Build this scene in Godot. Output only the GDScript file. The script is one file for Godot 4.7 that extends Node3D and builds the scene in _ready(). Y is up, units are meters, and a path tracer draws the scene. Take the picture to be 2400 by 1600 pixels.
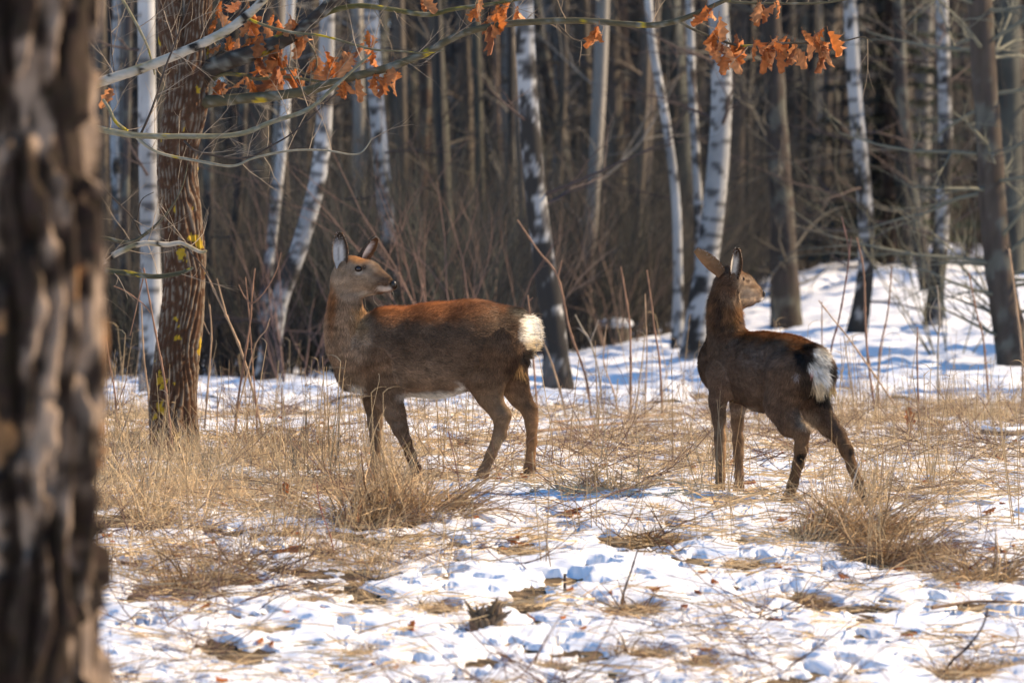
extends Node3D
# A winter wood edge: two deer on thin snow among dry grass, an oak with brown leaves, birches behind.

const F := 11940.0          # focal length of the view in photograph pixels (2400 wide)
const EYE := Vector3(0, 1.5, 0)
const PITCH := 0.0294
var rng := RandomNumberGenerator.new()
var n1 := FastNoiseLite.new()
var n2 := FastNoiseLite.new()
var n3 := FastNoiseLite.new()
var M := {}
var taken := {}

# ------------------------------------------------------------------ mesh helper
class MB:
	var v := PackedVector3Array()
	var n := PackedVector3Array()
	var c := PackedColorArray()
	var i := PackedInt32Array()
	func vert(p: Vector3, nn: Vector3, col: Color) -> int:
		v.push_back(p); n.push_back(nn); c.push_back(col)
		return v.size() - 1
	func tri(a: int, b: int, d: int) -> void:
		var cr := (v[b] - v[a]).cross(v[d] - v[a])
		if cr.dot(n[a] + n[b] + n[d]) > 0.0:
			i.push_back(a); i.push_back(d); i.push_back(b)
		else:
			i.push_back(a); i.push_back(b); i.push_back(d)
	func quad(a: int, b: int, d: int, e: int) -> void:
		tri(a, b, d); tri(a, d, e)
	func mesh(m: Material) -> ArrayMesh:
		var arr := []
		arr.resize(Mesh.ARRAY_MAX)
		arr[Mesh.ARRAY_VERTEX] = v
		arr[Mesh.ARRAY_NORMAL] = n
		arr[Mesh.ARRAY_COLOR] = c
		arr[Mesh.ARRAY_INDEX] = i
		var am := ArrayMesh.new()
		am.add_surface_from_arrays(Mesh.PRIMITIVE_TRIANGLES, arr)
		am.surface_set_material(0, m)
		return am

func numbered(called: String) -> String:
	if not taken.has(called):
		taken[called] = 0
		return called
	taken[called] += 1
	return "%s_%03d" % [called, taken[called]]

func thing(called: String, label: String, category: String, at := Vector3.ZERO, group := "") -> Node3D:
	var o := Node3D.new()
	o.name = numbered(called)
	add_child(o)
	o.position = at
	o.set_meta("label", label)
	o.set_meta("category", category)
	if group != "":
		o.set_meta("group", group)
	return o

func part(called: String, mb: MB, m: Material, parent: Node3D) -> MeshInstance3D:
	var o := MeshInstance3D.new()
	o.name = called
	o.mesh = mb.mesh(m)
	parent.add_child(o, true)
	return o

func kind(o: Node, k: String) -> void:
	o.set_meta("kind", k)

func stuff(called: String, label: String, category: String) -> Node3D:
	var o := thing(called, label, category)
	kind(o, "stuff")
	return o

# ------------------------------------------------------------------ places
func P(px: float, py: float, d: float) -> Vector3:
	var r := Basis(Vector3.RIGHT, -PITCH) * Vector3((px - 1200.0) / F, -(py - 800.0) / F, -1.0)
	return EYE + r * (d / -r.z)

func ss(a: float, b: float, x: float) -> float:
	return smoothstep(a, b, x)

func gh(x: float, d: float) -> float:
	var u := x / maxf(d, 12.0) * 9.95
	var h := 0.62 * ss(33.0, 62.0, d) * ss(0.05, 0.75, u)
	h += 0.07 * ss(27.5, 30.0, d) * (1.0 - ss(31.0, 33.5, d)) * (1.0 - ss(-0.2, 0.3, u))
	h += n1.get_noise_2d(x * 30.0, d * 30.0) * 0.05 * ss(26.5, 33.0, d)
	h += n1.get_noise_2d(x * 60.0 + 50.0, d * 60.0) * 0.03 * (1.0 - ss(21.5, 23.5, d))
	h += 5.0 * ss(110.0, 260.0, d)
	h -= 0.10 * (clampf(23.8 - d, 0.0, 4.6) + 0.5 * clampf(24.2 - d, 0.0, 0.4))
	return h

func G(px: float, d: float) -> Vector3:
	var x := (px - 1200.0) / F * d
	return Vector3(x, gh(x, d), -d)

func GP(px: float, py: float) -> Vector3:      # the spot of the ground behind that pixel
	var d := 14.0
	while d < 75.0:
		var q := P(px, py, d)
		if q.y <= gh(q.x, d):
			return Vector3(q.x, gh(q.x, d), -d)
		d += 0.05
	return G(px, 60.0)

# ------------------------------------------------------------------ tubes
func smooth_path(pts: Array, rad: Array, step: float) -> Array:
	var op := []
	var orr := []
	for k in pts.size() - 1:
		var p0: Vector3 = pts[maxi(k - 1, 0)]
		var p1: Vector3 = pts[k]
		var p2: Vector3 = pts[k + 1]
		var p3: Vector3 = pts[mini(k + 2, pts.size() - 1)]
		var seg := maxi(1, int(ceil(p1.distance_to(p2) / step)))
		for s in seg:
			var t := float(s) / seg
			op.append(p1.cubic_interpolate(p2, p0, p3, t))
			orr.append(lerpf(rad[k], rad[k + 1], t))
	op.append(pts[-1])
	orr.append(rad[-1])
	return [op, orr]

# look: a Color, or a Callable(pos along, angle, point) -> Color whose alpha multiplies the radius
func tube(mb: MB, pts: Array, rad: Array, sides: int, look, cap := true) -> void:
	var cnt := pts.size()
	var side := Vector3.RIGHT
	var first := -1
	var along := 0.0
	var is_fn: bool = look is Callable
	for k in cnt:
		var p: Vector3 = pts[k]
		var t: Vector3 = (pts[mini(k + 1, cnt - 1)] - pts[maxi(k - 1, 0)]).normalized()
		side = side - t * side.dot(t)
		if side.length() < 0.05:
			side = t.cross(Vector3.FORWARD)
			if side.length() < 0.05:
				side = t.cross(Vector3.UP)
		side = side.normalized()
		var up := t.cross(side)
		if k > 0:
			along += p.distance_to(pts[k - 1])
		for s in sides:
			var a := TAU * s / sides
			var dir := side * cos(a) + up * sin(a)
			var r: float = rad[k]
			var col: Color
			if is_fn:
				col = look.call(along, a, p + dir * r)
				r *= col.a
				col.a = 1.0
			else:
				col = look
			var id := mb.vert(p + dir * r, dir, col)
			if first < 0:
				first = id
	for k in cnt - 1:
		for s in sides:
			var a := first + k * sides + s
			var b := first + k * sides + (s + 1) % sides
			mb.quad(a, b, b + sides, a + sides)
	if cap:
		for e in [0, cnt - 1]:
			var t: Vector3 = (pts[1] - pts[0]).normalized() * -1.0 if e == 0 else (pts[-1] - pts[-2]).normalized()
			var col := mb.c[first + e * sides]
			var m := mb.vert(pts[e], t, col)
			for s in sides:
				mb.tri(m, first + e * sides + s, first + e * sides + (s + 1) % sides)

func relief(mb: MB, first: int) -> void:   # true normals after a bark displacement
	var nn := PackedVector3Array()
	nn.resize(mb.v.size())
	var k := 0
	while k < mb.i.size():
		var a := mb.i[k]
		var b := mb.i[k + 1]
		var d := mb.i[k + 2]
		var cr := (mb.v[d] - mb.v[a]).cross(mb.v[b] - mb.v[a])
		nn[a] += cr; nn[b] += cr; nn[d] += cr
		k += 3
	for q in range(first, mb.v.size()):
		if nn[q].length_squared() > 0.0:
			mb.n[q] = nn[q].normalized()

func pix(list: Array, d: float, dd := 0.0) -> Array:    # [[px, py], ...] at a depth
	var o := []
	for k in list.size():
		o.append(P(list[k][0], list[k][1], d + dd * k))
	return o

func twigs(mb: MB, start: Vector3, dir: Vector3, length: float, r: float, depth: int, col: Color, spread := 0.7, kids := 4) -> void:
	var pts := [start]
	var rad := [r]
	var d := dir.normalized()
	var p := start
	var seg := 4 if depth > 0 else 3
	for k in seg:
		d = (d + Vector3(rng.randf_range(-1, 1), rng.randf_range(-1, 1), rng.randf_range(-1, 1)) * 0.22).normalized()
		p += d * length / seg
		pts.append(p)
		rad.append(r * (1.0 - 0.75 * (k + 1) / seg))
		if depth > 0 and k < seg:
			for q in maxi(1, kids / seg):
				var a := (d + Vector3(rng.randf_range(-1, 1), rng.randf_range(-0.6, 1), rng.randf_range(-1, 1)) * spread * 1.4).normalized()
				twigs(mb, p, a, length * rng.randf_range(0.35, 0.6), r * (1.0 - 0.75 * (k + 1) / seg) * 0.7, depth - 1, col, spread, kids)
	tube(mb, pts, rad, 3 if r < 0.012 else 5, col, false)

# ------------------------------------------------------------------ materials
func mat(called: String, rough: float, spec := 0.3, back := Color.BLACK) -> StandardMaterial3D:
	var m := StandardMaterial3D.new()
	m.resource_name = called
	m.vertex_color_use_as_albedo = true
	m.roughness = rough
	m.metallic_specular = spec
	if back != Color.BLACK:
		m.backlight_enabled = true
		m.backlight = back
	return m

# ================================================================== deer
var df := PackedFloat32Array()
var db := PackedByteArray()
var draw_ := PackedFloat32Array()
var dn := Vector3i.ZERO
var dlo := Vector3.ZERO
const CELL := 0.009

func deer_field(bones: Array, lo: Vector3, hi: Vector3) -> void:
	dlo = lo
	dn = Vector3i(((hi - lo) / CELL).ceil()) + Vector3i.ONE
	var total := dn.x * dn.y * dn.z
	df = PackedFloat32Array(); df.resize(total); df.fill(1.0)
	draw_ = PackedFloat32Array(); draw_.resize(total); draw_.fill(1.0)
	db = PackedByteArray(); db.resize(total)
	for bi in bones.size():
		var b: Array = bones[bi]      # a, ra, b, rb, flat axis, flat, k
		var L: Vector3 = b[4]
		var s: float = 1.0 / b[5] - 1.0
		var kk: float = b[6]
		var pa: Vector3 = b[0]
		var pb: Vector3 = b[2]
		var ra: float = b[1]
		var rb: float = b[3]
		var qa := pa + L * (pa.dot(L) * s)
		var qb := pb + L * (pb.dot(L) * s)
		var ba := qb - qa
		var l2 := maxf(ba.length_squared(), 1e-8)
		var m := kk + CELL * 3.0
		var blo := Vector3i((Vector3(minf(pa.x - ra, pb.x - rb), minf(pa.y - ra, pb.y - rb), minf(pa.z - ra, pb.z - rb)) - Vector3.ONE * m - lo) / CELL)
		var bhi := Vector3i((Vector3(maxf(pa.x + ra, pb.x + rb), maxf(pa.y + ra, pb.y + rb), maxf(pa.z + ra, pb.z + rb)) + Vector3.ONE * m - lo) / CELL)
		blo = blo.max(Vector3i.ZERO)
		bhi = bhi.min(dn - Vector3i.ONE)
		for z in range(blo.z, bhi.z + 1):
			for y in range(blo.y, bhi.y + 1):
				var row := (z * dn.y + y) * dn.x
				var p := Vector3(0, lo.y + y * CELL, lo.z + z * CELL)
				for x in range(blo.x, bhi.x + 1):
					p.x = lo.x + x * CELL
					var q := p + L * (p.dot(L) * s)
					var t := clampf((q - qa).dot(ba) / l2, 0.0, 1.0)
					var dist := (q - qa - ba * t).length() - lerpf(ra, rb, t)
					var at := row + x
					var old := df[at]
					if dist < draw_[at]:
						draw_[at] = dist
						db[at] = bi
					var hmix := maxf(kk - absf(old - dist), 0.0) / kk
					df[at] = minf(old, dist) - hmix * hmix * kk * 0.25

func deer_net(mb: MB, ids: PackedByteArray) -> void:
	var at := PackedInt32Array()
	at.resize(df.size())
	at.fill(-1)
	var sx := 1
	var sy := dn.x
	var sz := dn.x * dn.y
	var off := [0, sx, sy, sx + sy, sz, sz + sx, sz + sy, sz + sx + sy]
	var edges := [[0, 1], [2, 3], [4, 5], [6, 7], [0, 2], [1, 3], [4, 6], [5, 7], [0, 4], [1, 5], [2, 6], [3, 7]]
	var cor := []
	for k in 8:
		cor.append(Vector3(k & 1, (k >> 1) & 1, (k >> 2) & 1))
	for z in dn.z - 1:
		for y in dn.y - 1:
			var row := (z * dn.y + y) * dn.x
			for x in dn.x - 1:
				var o := row + x
				if absf(df[o]) > CELL * 2.5:
					continue
				var mask := 0
				for k in 8:
					if df[o + off[k]] < 0.0:
						mask |= 1 << k
				if mask == 0 or mask == 255:
					continue
				var sum := Vector3.ZERO
				var cnt := 0
				for e in edges:
					var a: int = e[0]
					var b: int = e[1]
					if ((mask >> a) & 1) != ((mask >> b) & 1):
						var va := df[o + off[a]]
						var vb := df[o + off[b]]
						sum += cor[a].lerp(cor[b], va / (va - vb))
						cnt += 1
				var p := dlo + (Vector3(x, y, z) + sum / cnt) * CELL
				at[o] = mb.vert(p, Vector3(df[o + 1] - df[o], df[o + sy] - df[o], df[o + sz] - df[o]).normalized(), Color.WHITE)
				ids.push_back(db[o])
	for z in range(1, dn.z - 1):
		for y in range(1, dn.y - 1):
			var row := (z * dn.y + y) * dn.x
			for x in range(1, dn.x - 1):
				var o := row + x
				if at[o] < 0:
					continue
				var ins := df[o] < 0.0
				if ins != (df[o + 1] < 0.0) and at[o - sy] >= 0 and at[o - sz] >= 0 and at[o - sy - sz] >= 0:
					mb.quad(at[o], at[o - sy], at[o - sy - sz], at[o - sz])
				if ins != (df[o + sy] < 0.0) and at[o - sx] >= 0 and at[o - sz] >= 0 and at[o - sx - sz] >= 0:
					mb.quad(at[o], at[o - sx], at[o - sx - sz], at[o - sz])
				if ins != (df[o + sz] < 0.0) and at[o - sx] >= 0 and at[o - sy] >= 0 and at[o - sx - sy] >= 0:
					mb.quad(at[o], at[o - sx], at[o - sx - sy], at[o - sy])
	relief(mb, 0)

func skin_z(x: float, y: float) -> float:     # nearest skin to the viewer at that spot
	var ix := int(round((x - dlo.x) / CELL))
	var iy := int(round((y - dlo.y) / CELL))
	for z in range(dn.z - 1, -1, -1):
		if df[(z * dn.y + iy) * dn.x + ix] < 0.0:
			return dlo.z + z * CELL
	return 0.0

# spec: zoom origin and factor, reference depth, forward direction, lists
func build_deer(called: String, label: String, sp: Dictionary) -> Node3D:
	var zo: Vector2 = sp.zoom
	var zf: float = sp.factor
	var d0: float = sp.depth
	var fx: float = sp.fx          # how much of a step forward is to the left in the picture
	var fz: float = sp.fz          # how much of it is away
	var S := F / d0 * zf
	var base := P(zo.x + sp.foot.x / zf, zo.y + sp.foot.y / zf, d0)
	var at := func(j) -> Vector3:
		# [zx, zy, side] on the body, or [zx, zy, toward, 1] given straight
		var dz: float = j[2]
		if j.size() < 4:
			var f: float = (sp.foot.x - j[0]) / S
			f = (f - fz * j[2]) / fx
			dz = -fz * f + fx * j[2]
		return P(zo.x + j[0] / zf, zo.y + j[1] / zf, d0 - dz) - base
	var L := Vector3(-fz, 0, fx).normalized()
	var bones := []
	var lo := Vector3.ONE * 9.0
	var hi := -lo
	for ch in sp.chains:
		var ax: Vector3 = L if ch.axis == "body" else Vector3(sp.head_side).normalized()
		for k in ch.j.size() - 1:
			var a: Vector3 = at.call(ch.j[k][0])
			var b: Vector3 = at.call(ch.j[k + 1][0])
			var ra: float = ch.j[k][1] / S
			var rb: float = ch.j[k + 1][1] / S
			bones.append([a, ra, b, rb, ax, ch.flat, ch.k])
			for q in [[a, ra], [b, rb]]:
				lo = lo.min(q[0] - Vector3.ONE * (q[1] + 0.05))
				hi = hi.max(q[0] + Vector3.ONE * (q[1] + 0.05))
	deer_field(bones, lo, hi)
	var root := thing(called, label, "deer", base, "deer standing on the snow")
	var mb := MB.new()
	var ids := PackedByteArray()
	deer_net(mb, ids)
	# colours: broad coat, then patches in the picture's own places
	var to_zoom := func(p: Vector3) -> Vector2:
		var w := Basis(Vector3.RIGHT, PITCH) * (p + base - EYE)
		return Vector2((1200.0 + w.x / -w.z * F - zo.x) * zf, (800.0 - w.y / -w.z * F - zo.y) * zf)
	var hairlen := PackedFloat32Array()
	hairlen.resize(mb.v.size())
	var paint := func(p: Vector3, nn: Vector3) -> Color:
		var z: Vector2 = to_zoom.call(p)
		var col: Color = sp.coat
		var hl: float = 0.017
		var ns := n2.get_noise_3d(p.x * 260.0, p.y * 260.0, p.z * 260.0) * 30.0
		for b in sp.paint:
			var q := Vector2((z.x + ns * b[6] - b[0]) / b[2], (z.y + ns * b[6] - b[1]) / b[3])
			var w := 1.0 - ss(b[5], 1.0, q.length())
			if b.size() > 8 and nn.y > b[8]:
				w = 0.0
			if w > 0.0:
				col = col.lerp(b[4], w)
				hl = lerpf(hl, b[7], w)
		col.a = hl
		return col
	for k in mb.v.size():
		var c: Color = paint.call(mb.v[k], mb.n[k])
		hairlen[k] = c.a
		var vp := mb.v[k]
		var j := 1.0 + n2.get_noise_3dv(vp * 700.0) * 0.3 + n2.get_noise_3d(vp.x * 130.0, vp.y * 380.0, vp.z * 130.0) * 0.45 + n2.get_noise_3dv(vp * 60.0) * 0.25
		mb.c[k] = Color(c.r * j, c.g * j, c.b * j)
	var body_tris := mb.i.size()
	var body_verts := mb.v.size()
	for e in sp.ears:
		ear(mb, at.call(e.base), at.call(e.tip), Vector3(e.open), e.w / S, e.cup / S, e)
	# hair
	var fur := MB.new()
	var flow := []
	for b in bones:
		flow.append(((b[2] as Vector3) - (b[0] as Vector3)).normalized())
	var area := 0.0
	var k3 := 0
	while k3 < body_tris:
		var ia := mb.i[k3]
		var pa := mb.v[ia]
		var pb := mb.v[mb.i[k3 + 1]]
		var pc := mb.v[mb.i[k3 + 2]]
		k3 += 3
		area = (pb - pa).cross(pc - pa).length() * 0.5
		var want: float = area * sp.hairs
		var cnt := int(want)
		if rng.randf() < want - cnt:
			cnt += 1
		for q in cnt:
			var u := rng.randf()
			var w := rng.randf()
			if u + w > 1.0:
				u = 1.0 - u; w = 1.0 - w
			var p := pa + (pb - pa) * u + (pc - pa) * w
			var nn := mb.n[ia]
			var f: Vector3 = flow[ids[ia]]
			f = f + Vector3(rng.randf_range(-.35, .35), rng.randf_range(-.35, .25), rng.randf_range(-.35, .35)) + Vector3(0, -0.25, 0)
			f = (f - nn * f.dot(nn)).normalized()
			var hl := hairlen[ia] * rng.randf_range(0.6, 1.25)
			var lift := (0.26 + hl * 6.0) * rng.randf_range(0.6, 1.5)
			var d := (f + nn * lift).normalized()
			var across := nn.cross(f).normalized() * (0.0019 + hl * 0.02)
			var j := rng.randf_range(0.55, 1.5) * (1.0 + n2.get_noise_3d(p.x * 220.0, p.y * 420.0, p.z * 220.0) * 0.7)
			var bc := mb.c[ia]
			var col := Color(bc.r * j, bc.g * j, bc.b * j)
			var tipc := col * 1.12
			var n0 := (nn + d * 0.25).normalized()
			var a := fur.vert(p - across - nn * 0.002, n0, col)
			var b := fur.vert(p + across - nn * 0.002, n0, col)
			var t := fur.vert(p + d * hl, (n0 + f * 0.3).normalized(), tipc)
			fur.tri(a, b, t)
	var body := part("body", mb, M.skin, root)
	var coat := part("coat", fur, M.fur, body)
	kind(coat, "stuff")
	# eyes, nose, hooves
	for e in sp.eyes:
		var p: Vector3 = at.call([e[0], e[1], 0.0, 1])
		p.z = skin_z(p.x, p.y)
		if e.size() > 3:
			p.z -= e[3]
		var em := MB.new()
		ball(em, p, Vector3(e[2], e[2] * 0.85, e[2] * 0.62) / S, Color(0.012, 0.007, 0.005))
		part("eye", em, M.eye, root)
		var lm := MB.new()
		var pts := []
		var rr := []
		for q in 13:
			var a := TAU * q / 12
			pts.append(p + Vector3(cos(a) * e[2] * 1.12, sin(a) * e[2] * 0.92, e[2] * 0.18) / S)
			rr.append(e[2] * 0.2 / S)
		tube(lm, pts, rr, 5, Color(0.035, 0.022, 0.015), false)
		part("eyelid", lm, M.skin, root)
	var nm := MB.new()
	for q in sp.nose:
		ball(nm, at.call(q[0]), q[1] / S, q[2])
	part("nose", nm, M.nose, root)
	for hf in sp.hooves:
		var p: Vector3 = at.call(hf[0])
		var hm := MB.new()
		for sd in [-1.0, 1.0]:
			var o := Vector3(0.0, 0.0, 0.012 * sd)
			var hd: Vector3 = hf[1]
			tube(hm, [p + o + Vector3(0, 0.035, 0), p + o + hd * 0.012 + Vector3(0, 0.012, 0), p + o + hd * 0.03 + Vector3(0, -0.02, 0)], [0.016, 0.02, 0.019], 8, Color(0.025, 0.02, 0.016))
		part("hoof", hm, M.hoof, root)
	# whiskers and long single hairs
	var wm := MB.new()
	for q in sp.whiskers:
		tube(wm, [at.call(q[0]), at.call(q[1]), at.call(q[2])], [0.0008, 0.0007, 0.0003], 3, Color(0.4, 0.36, 0.3), false)
	part("whiskers", wm, M.fur, root)
	return root

func ball(mb: MB, p: Vector3, r: Vector3, col: Color, rings := 8, seg := 12) -> void:
	var first := mb.v.size()
	for a in rings + 1:
		var th := PI * a / rings
		for b in seg:
			var ph := TAU * b / seg
			var dir := Vector3(sin(th) * cos(ph), cos(th), sin(th) * sin(ph))
			mb.vert(p + dir * r, (dir / r).normalized(), col)
	for a in rings:
		for b in seg:
			var o := first + a * seg + b
			var o2 := first + a * seg + (b + 1) % seg
			mb.quad(o, o2, o2 + seg, o + seg)

func ear(mb: MB, base: Vector3, tip: Vector3, open: Vector3, w: float, cup: float, e: Dictionary) -> void:
	var ax := (tip - base)
	var ln := ax.length()
	ax = ax.normalized()
	open = (open - ax * open.dot(ax)).normalized()
	var sd := ax.cross(open).normalized()
	var nu := 16
	var nv := 10
	for layer in 2:
		var first := mb.v.size()
		for a in nu + 1:
			var u := float(a) / nu
			var half := w * pow(sin(PI * pow(u, 0.8) * 0.96 + 0.03), 0.55)
			if u < 0.5:
				half = maxf(half, w * lerpf(0.62, 1.0, u * 2.0))
			for b in nv + 1:
				var v := float(b) / nv * 2.0 - 1.0
				var curl := cup * (1.0 - 0.55 * u)
				var p := base + ax * (ln * u) + sd * (half * v * (1.0 - 0.12 * v * v)) + open * (curl * (v * v - 0.5) * 1.4)
				var nn := (open - sd * v * 0.8).normalized()
				if layer == 1:
					p -= open * 0.007 * (1.0 - absf(v) * 0.7) + open * 0.001
					nn = -nn
				var ns := n2.get_noise_3dv(p * 900.0) * 0.3
				var col: Color
				if layer == 1:
					col = (e.back as Color).lerp(Color(0.07, 0.04, 0.025), 0.55 * ss(0.75, 0.1, u + ns) * (1.0 - absf(v) * 0.6))
				else:
					var edge := maxf(absf(v + 0.1), u * 0.92 if u > 0.6 else 0.0) + ns * 0.35
					col = (e.inside as Color).lerp(e.rim, ss(0.5, 0.82, edge))
					if absf(v) < 0.16 and u < 0.6 and u > 0.2:
						col = col.lerp(e.rim, 0.45 + ns)
				mb.vert(p, nn, Color(col.r * (1.0 + ns), col.g * (1.0 + ns), col.b * (1.0 + ns)))
		for a in nu:
			for b in nv:
				var o := first + a * (nv + 1) + b
				mb.quad(o, o + 1, o + nv + 2, o + nv + 1)
	# hair along the rim and the inside
	for q in 420:
		var u := rng.randf_range(0.02, 1.0)
		var v := rng.randf_range(-1, 1)
		if rng.randf() < 0.55:
			v = signf(v) * rng.randf_range(0.9, 1.0)
		var half := w * pow(sin(PI * pow(u, 0.8) * 0.96 + 0.03), 0.55)
		if u < 0.5:
			half = maxf(half, w * lerpf(0.62, 1.0, u * 2.0))
		var p := base + ax * (ln * u) + sd * (half * v * (1.0 - 0.12 * v * v)) + open * (cup * (1.0 - 0.55 * u) * (v * v - 0.5) * 1.4)
		var d := (ax * 0.6 + sd * v * 0.7 + open * 0.25 + Vector3(rng.randf_range(-.3, .3), rng.randf_range(-.3, .3), rng.randf_range(-.3, .3))).normalized()
		var col: Color = e.back if absf(v) > 0.93 else e.inside
		var across := d.cross(open).normalized() * 0.0012
		var nn := (open + sd * v * 0.4).normalized()
		var i0 := mb.vert(p - across, nn, col)
		var i1 := mb.vert(p + across, nn, col)
		var i2 := mb.vert(p + d * rng.randf_range(0.004, 0.010), nn, col * 1.1)
		mb.tri(i0, i1, i2)

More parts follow.
